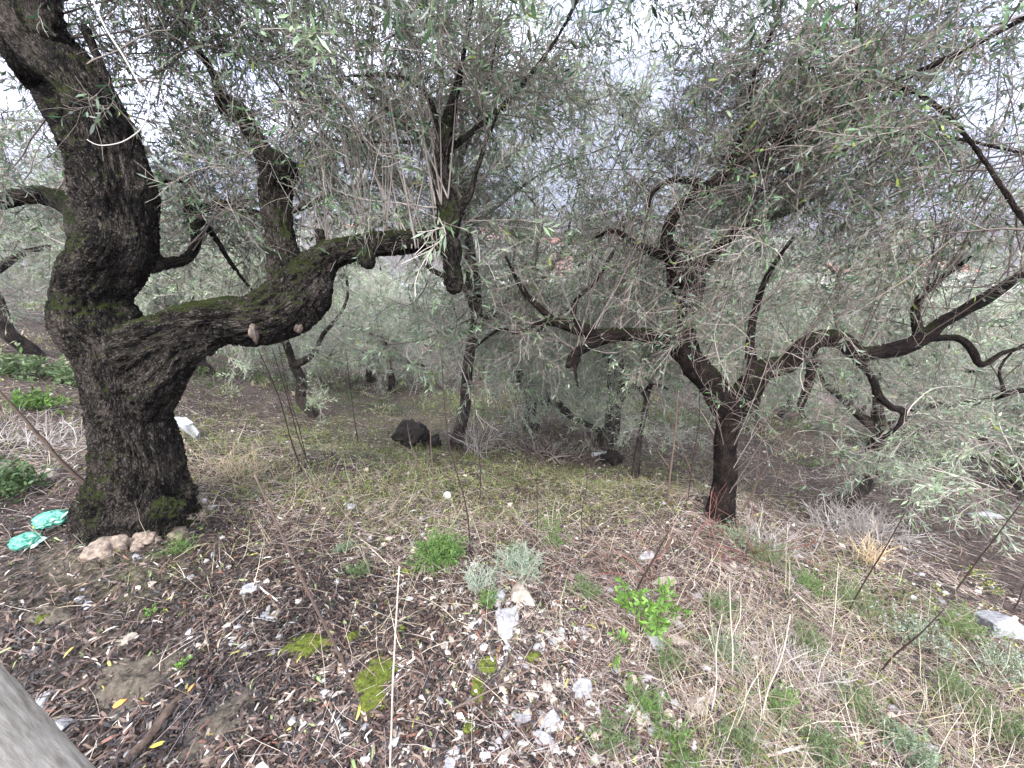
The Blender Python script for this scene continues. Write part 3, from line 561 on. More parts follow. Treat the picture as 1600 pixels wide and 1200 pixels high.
for k, px, py, rz, s, lab in [
    (2, 715, 704, .3, 1.3, 'upright slender olive with several close stems, just right of the charred stump'),
    (1, 492, 656, 2.0, 1.0, 'leaning olive with dark crooked limbs, seen under the long limb of the big left tree'),
    (0, 612, 612, 1.0, 1.0, 'small distant olive on the slope above the charred stump'),
    (3, 322, 583, 4.0, 1.0, 'distant low-forked olive framed between the big trunk and its long limb'),
    (3, 948, 692, 5.0, 1.15, 'stout dark-stemmed olive behind the discarded plastic bottle'),
    (2, 992, 744, 2.2, .7, 'thin young olive stem between the plastic bottle and the dark right-hand tree'),
    (0, 1312, 792, 1.7, .95, 'dark-trunked olive below the bank, right of the V-shaped tree, above the grey brushwood'),
    (3, 1600, 768, 2.2, .85, 'spreading low olive with mossy limbs at the right edge below the bank'),
    (0, 50, 556, .6, 1.0, 'shaded olive on the upper slope at the left edge, behind the big trunk'),
    (3, 830, 672, 2.7, 1.05, 'bushy silver olive touching the ground between the slender olive and the stout dark-stemmed one')]:
    g = G(px, py); plant_tree(k, g, rz, s, lab)
rg = rng(7)
spots = []
for x, y in [(-9.5, 9), (-13, 6), (-12, 13), (-6.5, 13), (-2.5, 15.5), (2.2, 13), (6, 11), (9.5, 9), (13, 6.5), (5.2, 7.6), (8.2, 5.2), (-17, 16), (-8, 19), (-3, 21), (3, 18.5), (8, 16), (13, 13), (17, 9), (11.5, 3.2), (-15, 24), (-5, 28), (4, 26), (12, 22), (20, 16), (24, 9), (-24, 22), (-20, 9), (1.2, 9.8), (-10, 30), (9, 32), (20, 27), (-4.2, 10.8), (3.6, 10.6), (7.2, 9.4), (-1, 12.2), (10.5, 6.4), (6.6, 13.4), (-8, 11), (.4, 17), (5.4, 21), (15, 12), (-11, 17), (10, 19), (0, 24), (-18, 12)]:
    plant_tree(rg.integers(0, 4), onground(x, y), rg.uniform(0, 6.28), rg.uniform(.95, 1.2), 'grey-green olive of the grove standing farther down the hillside behind the nearer trees', 'olives farther down the hillside')
for i in range(46):
    a = rg.uniform(-52, 52); r = rg.uniform(55, 150); p = onground(r * math.sin(R(a)), r * math.cos(R(a)))
    plant_tree(rg.integers(0, 4), p, rg.uniform(0, 6.28), rg.uniform(1.5, 2.4), 'small blurred tree far down on the valley floor among the houses', 'trees on the valley floor')

# ================================================================== ground cover
def gnorm(x, y):
    e = .02; hx = (height(x + e, y) - height(x - e, y)) / (2 * e); hy = (height(x, y + e) - height(x, y - e)) / (2 * e)
    return unit(np.stack([-hx, -hy, np.ones_like(hx)], 1))
def polar(n, r0, r1, rg, am=72, pw=1.):
    a = R(am) * rg.uniform(-1, 1, n); r = r0 * (r1 / r0) ** (rg.random(n) ** pw); return r * np.sin(a), r * np.cos(a)
def zones(zs):
    o = [(G(px, py)[:2], s, w_) for px, py, s, w_ in zs]
    def f(x, y): 
        v = 0
        for c, s, w_ in o: v = v + w_ * np.exp(-((x - c[0]) ** 2 + (y - c[1]) ** 2) / (2 * s * s))
        return v
    return f
def pick(n, r0, r1, dens, rg, am=72, pw=1.):
    x, y = polar(n, r0, r1, rg, am, pw); k = rg.random(n) < dens(x, y); return x[k], y[k]
Z_DARK = zones([(150, 900, .3, 1), (40, 900, .35, 1), (250, 960, .3, .8), (120, 860, .3, .8), (100, 950, .5, 1), (250, 1120, .35, 1), (500, 1050, .45, .9), (60, 1050, .4, 1), (650, 1050, .35, .6), (350, 900, .5, .5), (640, 680, .9, .6)])
Z_GRAV = zones([(340, 1010, .09, 1.6), (420, 960, .12, .8), (690, 1000, .16, .8), (800, 960, .14, 1.1), (880, 1080, .2, .9), (700, 1150, .16, 1.1), (820, 1150, .2, .8), (640, 860, .3, .35), (480, 1160, .12, .8), (1000, 1050, .3, .35), (720, 880, .25, .4), (1500, 950, .6, .3), (1350, 850, .4, .3)])
Z_DRY = zones([(380, 720, .5, .9), (340, 780, .4, .7), (560, 790, .6, .5), (700, 830, .6, .4), (1000, 770, .6, .6), (1000, 850, .5, .35), (1250, 950, .5, .7), (1450, 1080, .4, .9), (1200, 1100, .3, .8), (1350, 860, .5, .7), (1550, 1100, .4, .9), (350, 620, 1.5, .3), (150, 720, .8, .5), (1200, 850, .3, .8)])
Z_GRN = zones([(420, 690, .8, .8), (560, 720, .6, .9), (760, 760, .5, .7), (980, 775, .4, .6), (820, 720, .9, .8), (640, 650, 2, .6), (1100, 740, 1, .5), (450, 745, .35, .9), (520, 710, .5, .7), (700, 780, .5, .5), (850, 735, .7, .8), (930, 740, .5, .5), (60, 640, .8, .6), (1450, 1000, .4, .3), (1500, 980, .35, .35), (1150, 1150, .3, .25), (1350, 1100, .4, .2), (480, 690, .6, .5), (1050, 1130, .25, .2), (600, 620, 2.5, .7), (640, 640, 1.2, .5), (800, 650, 2, .5), (1550, 790, 1.2, .4), (250, 870, .15, .3), (1300, 900, .4, .3), (420, 570, 3, .4)])
def clump(x, y, s, sd): return np.clip(.55 + .8 * vnoise(np.stack([x * s, y * s, 0 * x], 1), sd), 0, 1)
DEAD = np.array([[.03, .018, .014], [.010, .008, .007], [.055, .034, .027], [.10, .065, .048], [.016, .011, .010], [.19, .14, .10], [.26, .22, .18], [.36, .33, .29], [.12, .055, .035]])
def litter():
    rg = rng(31); x, y = pick(210000, .5, 34, lambda x, y: np.clip(.35 + .75 * Z_DARK(x, y) - .25 * Z_GRAV(x, y), .1, 1) * (.5 + .5 * clump(x, y, 3, 4)) + .1, rg)
    n = len(x); nr = gnorm(x, y); h = height(x, y); a = rg.uniform(0, 6.28, n); D = unit(np.stack([np.cos(a), np.sin(a), rg.normal(0, .12, n)], 1)); D = unit(D - nr * ((D * nr).sum(1, keepdims=True)) * .9)
    r = np.hypot(x, y); l = rg.uniform(.028, .06, n) * (1 + .05 * r); B = np.stack([x, y, h + rg.uniform(.001, .012, n)], 1)
    dk = Z_DARK(x, y); p = rg.random(n); lo = (p < .55 + .3 * np.clip(dk, 0, 1)); c = np.where(lo[:, None], DEAD[rg.integers(0, 5, n)], DEAD[rg.integers(2, 9, n)]); c = c * rg.uniform(.7, 1.25, (n, 1))
    k = rg.random(n) < .005; c[k] = np.array([.26, .23, .06]); k = rg.random(n) < .01; c[k] = np.array([.16, .2, .08])
    V, F, A = leaves(B, D, unit(nr + rg.normal(0, .4, nr.shape)), l, l * rg.uniform(.09, .18, n), c, 2, .3)
    tag(obj('leaf_litter', mesh('leaf_litter', V, F, M_LITTER, A, False)), 'fallen brown, black and silver olive leaves covering the ground', 'leaf litter', None, 'stuff')
litter()
STRAW = np.array([[.34, .27, .22], [.22, .16, .14], [.44, .37, .32], [.12, .075, .065], [.3, .2, .18], [.4, .35, .33]])
def straws():
    rg = rng(32); x, y = pick(120000, .55, 34, lambda x, y: np.clip(.26 + .5 * Z_DRY(x, y) - .3 * Z_DARK(x, y), .06, 1), rg); n = len(x)
    nr = gnorm(x, y); a = rg.uniform(0, 6.28, n); D = np.stack([np.cos(a), np.sin(a), 0 * a], 1); D = unit(D - nr * (D * nr).sum(1, keepdims=True) + nr * rg.uniform(0, .35, (n, 1)))
    S = np.stack([x, y, height(x, y) + .003], 1); Pp = grow(S, D, rg.uniform(.04, .2, n) * (1 + .04 * np.hypot(x, y)), 4, .12, np.array([0, 0, -.04]), rg)
    Pp[:, :, 2] = np.maximum(Pp[:, :, 2], height(Pp[:, :, 0].ravel(), Pp[:, :, 1].ravel()).reshape(n, 4) + .002)
    r = rg.uniform(.0005, .0012, n) * (1 + .12 * np.hypot(x, y)); V, F, A = tubes(Pp, r[:, None] * np.linspace(1, .5, 4), 3, STRAW[rg.integers(0, 6, n)] * rg.uniform(.7, 1.2, (n, 1)))
    tag(obj('dead_stems', mesh('dead_stems', V, F, M_TWIG, A)), 'fine dead stems and twigs lying over the soil', 'dead stems', None, 'stuff')
straws()
def ribbon(Pp, Wd, rg, col):
    n, K, _ = Pp.shape; T = unit(np.gradient(Pp, axis=1)); a = rg.uniform(0, 6.28, n); s = np.stack([np.cos(a), np.sin(a), 0 * a], 1)[:, None]; s = unit(s - T * (s * T).sum(-1, keepdims=True))
    wd = Wd[:, None, None] * (1 - np.linspace(0, 1, K) ** 2)[None, :, None] * .5 + .00015; V = np.stack([Pp + s * wd, Pp - s * wd], 2).reshape(-1, 3)
    b = (np.arange(n) * K * 2)[:, None] + (np.arange(K - 1) * 2)[None]; F = np.stack([b, b + 1, b + 3, b + 2], -1).reshape(-1, 4)
    return V, [F], {'Col': np.repeat(col, K * 2, 0)}
def grass(name, n, dens, pal, hl, rg, label, lean, w0=.0022):
    x, y = pick(n, .6, 26, dens, rg); n = len(x); S = np.stack([x, y, height(x, y) - .005], 1); D = unit(rg.normal(0, lean, (n, 3)) + [0, 0, 1])
    r = np.hypot(x, y); Pp = grow(S, D, rg.uniform(*hl, n) * (1 + .03 * r), 5, .1, np.array([0, 0, -.16]), rg)
    Pp[:, :, 2] = np.maximum(Pp[:, :, 2], height(Pp[:, :, 0].ravel(), Pp[:, :, 1].ravel()).reshape(n, 5) + .002)
    V, F, A = ribbon(Pp, w0 * rg.uniform(.6, 1.3, n) * (1 + .12 * r), rg, pal[rg.integers(0, len(pal), n)] * rg.uniform(.7, 1.3, (n, 1)))
    tag(obj(name, mesh(name, V, F, M_HERB, A, False)), label, 'grass', None, 'stuff')
GREEN = np.array([[.08, .13, .035], [.13, .17, .045], [.2, .22, .05], [.08, .11, .04], [.22, .22, .1]])
DRYG = np.array([[.38, .32, .22], [.3, .24, .17], [.48, .42, .32], [.22, .17, .12], [.3, .29, .2]])
grass('green_grass', 110000, lambda x, y: np.clip((Z_GRN(x, y) - .12) * clump(x, y, 2.2, 8) * 1.3, 0, 1), GREEN, (.03, .13), rng(33), 'short green grass and weeds between the litter', .45)
grass('dry_grass', 38000, lambda x, y: np.clip((Z_DRY(x, y) - .05) * clump(x, y, 2.8, 12), 0, 1), DRYG, (.08, .28), rng(34), 'bleached dry grass lying in tangles on the slope', .9, .0016)
LOW = rng(35)
def weeds():
    rg = LOW; x, y = pick(26000, .7, 9, lambda x, y: np.clip(Z_GRN(x, y) * clump(x, y, 3.1, 21), 0, 1), rg); n = len(x); B = np.stack([x, y, height(x, y)], 1); B = np.repeat(B, 4, 0) + rg.normal(0, .008, (n * 4, 3)) * [1, 1, .6] + [0, 0, .008]
    D = unit(rg.normal(0, 1, B.shape) * [1, 1, .4] + [0, 0, .25]); l = rg.uniform(.008, .024, len(B)) * (1 + .06 * np.hypot(B[:, 0], B[:, 1]))
    V, F, A = leaves(B, D, unit(rg.normal(0, .5, B.shape) + [0, 0, 1]), l, l * .5, GREEN[rg.integers(0, 4, len(B))] * rg.uniform(.7, 1.6, (len(B), 1)), 1, .2)
    tag(obj('ground_weeds', mesh('ground_weeds', V, F, M_HERB, A, False)), 'tiny green seedlings and low weeds sprouting through the litter', 'weeds', None, 'stuff')
weeds()
def undergrowth():
    rg = rng(41); n = 1500; a = R(62) * rg.uniform(-1, 1, n); r = 7 * (60 / 7) ** rg.random(n); x = r * np.sin(a); y = r * np.cos(a); k = (clump(x, y, .35, 31) > rg.random(n) * .9); x = x[k]; y = y[k]; r = r[k]; n = len(x); m_ = 70
    c = np.stack([x, y, height(x, y)], 1); s = (rg.uniform(.12, .35, n) * (1 + r * .02)).repeat(m_)[:, None]; q = unit(rg.normal(0, 1, (n * m_, 3))) * rg.random((n * m_, 1)) ** .5; q[:, 2] = np.abs(q[:, 2]) * .7
    B = c.repeat(m_, 0) + q * s; pal = np.array([[.1, .15, .05], [.17, .2, .08], [.2, .22, .13], [.28, .26, .16], [.08, .12, .05]]); co = pal[rg.integers(0, 5, n)].repeat(m_, 0) * rg.uniform(.6, 1.4, (n * m_, 1)); l = rg.uniform(.04, .09, n * m_) * (1 + r.repeat(m_) * .02)
    V, F, A = leaves(B, unit(q + rg.normal(0, .4, q.shape) + [0, 0, .3]), unit(rg.normal(0, 1, q.shape)), l, l * .3, co, 1, .2)
    tag(obj('undergrowth', mesh('undergrowth', V, F, M_HERB, A, False)), 'rough green and straw-coloured undergrowth between the farther olives', 'undergrowth', None, 'stuff')
undergrowth()
import bmesh
def ico(s):
    bm = bmesh.new(); bmesh.ops.create_icosphere(bm, subdivisions=s, radius=1); v = np.array([x.co[:] for x in bm.verts]); f = np.array([[q.index for q in x.verts] for x in bm.faces]); bm.free(); return v, f
I1 = ico(1); I2 = ico(2); I4 = ico(4)
def rockdir(u, rg, nf=14):
    n = unit(rg.normal(0, 1, (nf, 3))); h = rg.uniform(.62, 1., nf); d = u @ n.T; r = np.where(d > .05, h / np.maximum(d, .05), 9).min(1); return u * np.minimum(r, 1.35)[:, None]
def gravel():
    rg = rng(36); x, y = pick(60000, .55, 9, lambda x, y: np.clip(.05 + Z_GRAV(x, y) * .28, 0, 1), rg, 72); n = len(x); pro = [rockdir(I1[0], rg, 9) for _ in range(12)]; k = rg.integers(0, 12, n)
    s = 0.003 + .019 * rg.random(n) ** 7 + .001 * np.hypot(x, y); a = rg.uniform(0, 6.28, n); ca, sa = np.cos(a)[:, None], np.sin(a)[:, None]
    pv = np.stack(pro)[k] * (s[:, None] * rg.uniform(.6, 1.25, (n, 3)))[:, None]; X = pv[..., 0] * ca - pv[..., 1] * sa; Y = pv[..., 0] * sa + pv[..., 1] * ca
    V = np.stack([X + x[:, None], Y + y[:, None], pv[..., 2] * .7 + (height(x, y) + s * .3)[:, None]], -1).reshape(-1, 3); F = (I1[1][None] + (np.arange(n) * len(I1[0]))[:, None, None]).reshape(-1, 3)
    pal = np.array([[.5, .47, .43], [.5, .48, .46], [.4, .34, .28], [.33, .32, .32], [.55, .45, .36]]); c = pal[rg.integers(0, 5, n)] * rg.uniform(.35, .9, (n, 1))
    tag(obj('gravel', mesh('gravel', V, [F], M_LITTER, {'Col': np.repeat(c, len(I1[0]), 0)}, False)), 'small pale limestone gravel scattered in the litter', 'gravel', None, 'stuff')
gravel()

# ------------------------------------------------------------------ single stones
def stone(px, py, w_, h_, label, m=M_STONE, seed=0, flat=.6, group='pale stones on the slope', name='stone'):
    g = G(px, py + h_ * .3); d = depth_of(g); rg = rng(900 + seed); rx = w_ / 2 * d / FPX; u = I4[0]
    v = rockdir(u, rg, 16) * 1.05; v = v * (1 + .02 * fbm(u * 5, 3, seed))[:, None]; a = rg.uniform(-.4, .4)
    v = v * np.array([rx, rx * h_ / w_ * 1.15, rx * flat * min(1, h_ / w_ * 1.4)]); ca, sa = math.cos(a), math.sin(a); v = np.stack([v[:, 0] * ca - v[:, 1] * sa, v[:, 0] * sa + v[:, 1] * ca, v[:, 2]], 1)
    nr = gnorm(g[:1], g[1:2])[0]; v[:, 2] -= (nr[0] * v[:, 0] + nr[1] * v[:, 1]) / nr[2] * .8
    o = obj(name, mesh(name, v, [I4[1]], m, None, False), None, g + np.array([0, 0, rx * flat * .12])); tag(o, label, 'stone', group)
ST = [(795, 962, 42, 52, 'largest flat grey stone in the centre foreground, below the rounded brown stone', 0), (815, 925, 40, 38, 'rounded brown stone right behind the large flat grey stone', 1), (777, 932, 20, 24, 'small upright grey stone left of the rounded brown stone', 0),
      (1555, 965, 82, 50, 'big flat whitish slab of rock near the right edge of the slope', 0), (1037, 905, 40, 24, 'pinkish white stone behind the bright green leafy shoot', 1), (1008, 867, 34, 12, 'flat pale stone half buried uphill of the pinkish white stone', 0),
      (1022, 1000, 30, 22, 'grey pointed stone just below the bright green leafy shoot', 0), (1055, 1000, 34, 14, 'low pinkish stone beside the grey pointed stone', 1), (1090, 928, 16, 14, 'small white stone right of the pinkish white stone', 0),
      (912, 1077, 36, 26, 'broken white stone below the long diagonal stick', 0), (980, 1115, 18, 20, 'rounded grey stone among feathery green herbs', 0), (962, 1130, 16, 18, 'tan stone touching the rounded grey stone', 1),
      (1095, 1105, 28, 24, 'squarish tan-grey stone in the herbs right of the rounded grey stone', 1), (815, 1120, 34, 24, 'rough greenish grey stone, left one of a pair near the bottom edge', 0), (863, 1122, 36, 26, 'rough greenish grey stone, right one of a pair near the bottom edge', 0),
      (852, 1155, 40, 20, 'low wide grey stone below the pair of rough greenish ones', 0), (870, 1190, 22, 24, 'small pale stone at the bottom edge below the low wide grey one', 1), (1010, 1192, 14, 20, 'small white stone cut by the bottom edge right of centre', 0),
      (680, 1170, 24, 32, 'upright bluish grey stone near the bottom edge, left of the tall one', 0), (703, 1182, 28, 50, 'tall bluish grey stone standing at the bottom edge', 0), (700, 1108, 16, 22, 'small tan stone above the two bluish grey stones', 1),
      (755, 1042, 18, 26, 'upright grey stone beside a moss cushion in the centre foreground', 0), (730, 1075, 16, 14, 'white stone left of the moss cushion in the centre foreground', 0), (503, 1160, 18, 20, 'smooth white stone, right one of two near the bottom left of centre', 0),
      (443, 1168, 16, 24, 'smooth white stone, left one of two near the bottom left of centre', 0), (507, 1068, 18, 10, 'flat white stone between the two largest moss patches', 0), (690, 992, 16, 10, 'flat whitish stone left of the large flat grey stone', 0), (790, 1012, 18, 16, 'small whitish stone below the large flat grey stone', 0),
      (842, 1010, 18, 16, 'small white stone right of and below the large flat grey stone', 0), (388, 915, 24, 20, 'grey stone in the litter below the white cup shard', 0), (200, 1000, 26, 18, 'brownish grey stone at the upper rim of the bare soil', 1), (132, 938, 18, 12, 'white stone at the left, upper one of a touching pair', 0),
      (142, 946, 18, 12, 'white stone at the left, lower one of a touching pair', 0), (216, 870, 14, 10, 'white pebble just below the pale roots of the big tree', 0), (50, 1020, 14, 14, 'chalky white stone near the left edge above the concrete post', 0), (300, 902, 12, 10, 'lone white pebble right of the pale roots', 0),
      (90, 1130, 40, 34, 'grey broken rock at the foot of the concrete post', 0), (70, 1090, 26, 20, 'small grey rock above the broken rock by the concrete post', 0), (255, 1135, 16, 18, 'bluish white stone on the bare soil at the bottom left', 0), (548, 790, 14, 12, 'whitish stone on the dry grass below the charred stump', 0),
      (70, 742, 40, 18, 'pale mossy rock beside the leafy plant at the left edge', 1), (1447, 1166, 32, 18, 'white elongated stone near the bottom right', 0), (1395, 1105, 24, 12, 'pale flat stone in the grass near the bottom right', 0), (875, 985, 20, 16, 'pale stone between the flat grey stone and the leafy shoot', 0),
      (910, 985, 14, 14, 'small white stone left of the leafy shoot', 0), (953, 920, 12, 10, 'tiny bluish white stone left of the leafy shoot top', 0), (1540, 805, 60, 12, 'long pale rock ledge beyond the bank at the right edge', 0), (1360, 820, 60, 14, 'pale rock below the bank beside the grey brushwood', 1), (740, 885, 18, 10, 'whitish stone between the two feathery plants', 0), (420, 960, 40, 16, 'cracked white rock crumbling into gravel', 0)]
for i, (x, y, a, b_, lab, t) in enumerate(ST): stone(x, y, a, b_, lab, M_STONEB if t else M_STONE, i)
# bare soil lump and moss
def patch(name, px, py, rx, ry, label, cat, m, dome, seed, fr=60, amp=.35, group=None, n=56):
    g = G(px, py); d = depth_of(g); sx = rx * d / FPX; sy = sx * ry / rx * 1.5
    a = np.linspace(0, 2 * np.pi, n, endpoint=False); rr = np.linspace(0, 1, n // 2) ** .8; Rr, Aa = np.meshgrid(rr, a, indexing='ij'); wob = 1 + .3 * vnoise(np.stack([np.cos(a) * 1.8 + seed, np.sin(a) * 1.8, 0 * a], 1), seed) + .15 * vnoise(np.stack([np.cos(a) * 5 + seed, np.sin(a) * 5, 0 * a], 1), seed)
    x = (g[0] + Rr * np.cos(Aa) * sx * wob[None]).ravel(); y = (g[1] + Rr * np.sin(Aa) * sy * wob[None]).ravel(); q = np.stack([x * fr, y * fr, 0 * x], 1)
    z = height(x, y) + (dome * (1 - Rr.ravel() ** 2) * (.75 + amp * fbm(q, 3, seed)) ) + .016 * (1 - Rr.ravel() ** 6) - .010
    k = n // 2; i = np.arange(k - 1)[:, None] * n; j = np.arange(n)[None]; j2 = (j + 1) % n; F = np.stack([i + j, i + n + j, i + n + j2, i + j2], -1).reshape(-1, 4)
    V = np.stack([x, y, z], 1) - g; o = obj(name, mesh(name, V, [F], m), None, g); tag(o, label, cat, group)
M_MOSS = simplemat('moss', (.028, .04, .008), (.11, .125, .022), 110, .9, .006, .1); M_SOIL = simplemat('crumbly_soil', (.04, .033, .026), (.13, .11, .085), 45, .95, .02, .1); M_EARTH = M_SOIL
for i, (x, y, rx, ry, lab) in enumerate([(482, 1010, 46, 24, 'long bright moss patch left of the leaning dark stick'), (588, 1066, 34, 46, 'largest round moss patch at the foot of the leaning dark stick'), (733, 1142, 13, 13, 'small moss cushion above the bluish grey stones at the bottom'), (762, 1046, 18, 14, 'moss cushion beside the upright grey stone'),
        (832, 1033, 14, 7, 'flat moss patch crossed by the long diagonal stick'), (745, 1082, 16, 20, 'narrow moss tuft left of the white stone in the centre'), (636, 897, 10, 7, 'tiny yellow-green moss cushion left of the bright feathery plant'), (553, 1000, 9, 12, 'small moss tuft right of the long moss patch'), (630, 988, 6, 5, 'very small moss spot beside the pale upright cane'), (1372, 1060, 18, 8, 'moss patch at the foot of the leaning dark stem at the lower right'),
        (75, 975, 12, 6, 'dull mossy spot on the clod at the left')]):
    patch('moss_patch', x, y, rx, ry, lab, 'moss', M_MOSS, .026, i + 2, group='moss patches in the foreground')
patch('soil_mound', 215, 1065, 60, 40, 'bare crumbly mound of grey-brown soil at the lower left', 'soil', M_SOIL, .03, 20, 30, .6)
patch('soil_clod', 85, 965, 34, 16, 'low brown clod of earth near the left edge', 'soil', M_SOIL, .02, 23, 40, .5)
patch('soil_mound', 340, 1140, 50, 50, 'gritty bare soil patch at the bottom, right of the orange leaf', 'soil', M_SOIL, .016, 24, 45, .6)

# ------------------------------------------------------------------ charred stump, bags, rubbish
M_CHAR = simplemat('charred_wood', (.004, .0035, .003), (.028, .022, .018), 14, .9, .05, .2)
g = G(645, 696); d = depth_of(g); root = empty('stump', g, 'black charred lump of an old tree stump lying on the slope', 'stump')
V, F, A = blob([0, 0, .16], np.array([22, 19, 14]) * d / FPX, 5, .5, 5, 1.7); obj('charred_body', mesh('charred_body', V, F, M_CHAR), root)
V, F, A = blob(np.array([30, 0, 2]) * d / FPX + [0, 0, .03], np.array([14, 12, 12]) * d / FPX, 8, .5, 4, 2.2); obj('root_spur', mesh('root_spur', V, F, M_CHAR), root)
def plastic(name, c1, c2, rough=.22):
    m, t, b = mat(name); l = t.links.new; tc = N(t, 'ShaderNodeTexCoord'); n = noise(t, 30, 5, tc.outputs['Object'], .7); r = ramp(t, [(.35, c1), (.65, c2)]); l(n.outputs[0], r.inputs[0]); l(r.outputs[0], b.inputs['Base Color'])
    b.inputs['Roughness'].default_value = rough; b.inputs['Specular IOR Level'].default_value = .8
    tr = N(t, 'ShaderNodeBsdfTranslucent'); ms = N(t, 'ShaderNodeMixShader'); ms.inputs[0].default_value = .3; l(r.outputs[0], tr.inputs[0]); l(b.outputs[0], ms.inputs[1]); l(tr.outputs[0], ms.inputs[2]); l(ms.outputs[0], t.nodes['Material Output'].inputs[0])
    return m
M_BAG = plastic('green_plastic_film', (.02, .2, .13), (.13, .38, .28)); M_WHITE = plastic('white_plastic', (.25, .26, .27), (.5, .5, .5), .5); M_FILM = plastic('pale_plastic_film', (.35, .6, .5), (.6, .75, .68))
def bag(px, py, rx, ry, seed, label, tail):
    g = G(px, py + ry); d = depth_of(g); root = empty('plastic_bag', g, label, 'bag', 'discarded green plastic bags'); u = ico(5)[0]; f = ico(5)[1]
    cr = .86 - np.abs(fbm(u * 1.6 + seed, 2, seed)) * .3 + .05 * (1 - np.abs(fbm(u * 5 + seed, 2, seed + 5)) * 2); v = u * cr[:, None] * np.array([rx, rx * .8, ry * .95]) * d / FPX; v[:, 2] += ry * .75 * d / FPX
    v[:, 2] = np.maximum(v[:, 2], 0); obj('bag_body', mesh('bag_body', v, [f], M_BAG, None, True), root)
    a = np.array(tail) * d / FPX; tt = np.linspace(0, 1, 8); s = np.array([v[:, 0].max() * .7 * np.sign(a[0]), 0, ry * d / FPX]); pts = s + tt[:, None] * np.array([a[0], 0, a[1]]); wd = (.25 + tt * .9) * .007
    V = []; 
    for i in range(8):
        for k in range(5): V.append(pts[i] + np.array([-(a[1]), .5, a[0]]) / np.linalg.norm([a[0], a[1], .1]) * wd[i] * (k - 2) / 2 + np.array([0, .006 * math.sin(k * 2.5 + i), .005 * math.sin(k * 3 + i)]))
    F = np.array([[i * 5 + k, i * 5 + k + 1, i * 5 + k + 6, i * 5 + k + 5] for i in range(7) for k in range(4)]); mm = mesh('bag_neck', np.array(V), [F], M_FILM)
    obj('bag_neck', mm, root)
bag(84, 806, 28, 13, 3, 'crumpled green plastic bag with a pale knotted neck, nearer the big trunk', (16, 10)); bag(47, 842, 23, 14, 9, 'smaller crumpled green plastic bag at the left, lower one of the two', (7, -8))
def card(name, corners, th, m, label, cat, parent=None):
    p = [G(x, y) for x, y in corners]; c = sum(p) / 4; nx = 14; V = []
    for s in (1, 0):
        for i in range(nx):
            for j in range(nx):
                a, b_ = i / (nx - 1), j / (nx - 1); q = (p[0] * (1 - a) + p[1] * a) * (1 - b_) + (p[3] * (1 - a) + p[2] * a) * b_
                V.append(q - c + np.array([0, 0, .018 + s * th + .008 * math.sin(a * 5 + b_ * 3)]))
    ii = [(i, j) for i in range(nx - 1) for j in range(nx - 1)]; n2 = nx * nx; top = [[i * nx + j, (i + 1) * nx + j, (i + 1) * nx + j + 1, i * nx + j + 1] for i, j in ii]; bot = [[n2 + k for k in reversed(q)] for q in top]
    rim = [i * nx for i in range(nx)] + [(nx - 1) * nx + j for j in range(1, nx)] + [i * nx + nx - 1 for i in range(nx - 2, -1, -1)] + [j for j in range(nx - 2, 0, -1)]
    sd = [[rim[k], n2 + rim[k], n2 + rim[(k + 1) % len(rim)], rim[(k + 1) % len(rim)]] for k in range(len(rim))]
    o = obj(name, mesh(name, np.array(V), [np.array(top + bot + sd)], m, None, False), parent, c if parent is None else None)
    if label: tag(o, label, cat)
    return o
M_GREY = simplemat('weathered_board', (.33, .35, .38), (.55, .57, .6), 12, .7, .003)
card('flat_board', [(270, 657), (292, 655), (304, 666), (279, 672)], .012, M_GREY, 'grey flat board lying behind the big trunk', 'board')
card('broken_slab', [(284, 674), (303, 669), (315, 684), (308, 691)], .03, M_STONE, 'broken white slab lying just below the grey board', 'slab')
def axis_tube(name, prof, m, parent, rotv, sides=16):
    "prof list of (t along x, r)"
    p = np.array([[t, 0, 0, max(r, .0005)] for t, r in prof]); V, F, A = tube(p, sides, 0); e = Vector(rotv).to_matrix() if False else None
    return obj(name, mesh(name, V, F, m), parent)
def bottle(px, py, ang, L_, label):
    g = G(px, py); root = empty('plastic_bottle', g + np.array([0, 0, .035]), label, 'bottle'); root.rotation_euler = (0, .15, ang)
    axis_tube('bottle_body', [(0, .02), (.01, .035), (.05, .036), (.07, .032), (.09, .036), (L_ * .7, .035), (L_ * .85, .022), (L_ * .92, .013)], M_WHITE, root, None); axis_tube('bottle_cap', [(L_ * .92, .016), (L_ * .98, .016)], M_BAG, root, None)
bottle(925, 714, .35, .26, 'whitish discarded plastic bottle lying in front of a dark stump'); 
V, F, A = blob([0, 0, .06], [.14, .12, .1], 33, .5, 4, 2.); g = G(955, 722); tag(obj('stump', mesh('stump', V, F, M_CHAR), None, g), 'small dark rotten stump right beside the plastic bottle', 'stump')
def disc(px, py, r, label, name, m, tilt=0.9):
    g = G(px, py + 6); V, F, A = tube(np.array([[0, 0, 0, r * .9], [0, 0, .004, r], [0, 0, .010, r], [0, 0, .013, r * .85]]), 28); o = obj(name, mesh(name, V, F, m), None, g + np.array([0, 0, r * .6])); o.rotation_euler = (tilt, 0, .2); tag(o, label, 'lid')
disc(699, 773, .032, 'round white plastic lid lying on the grass below the slender olive', 'plastic_disc', M_WHITE)
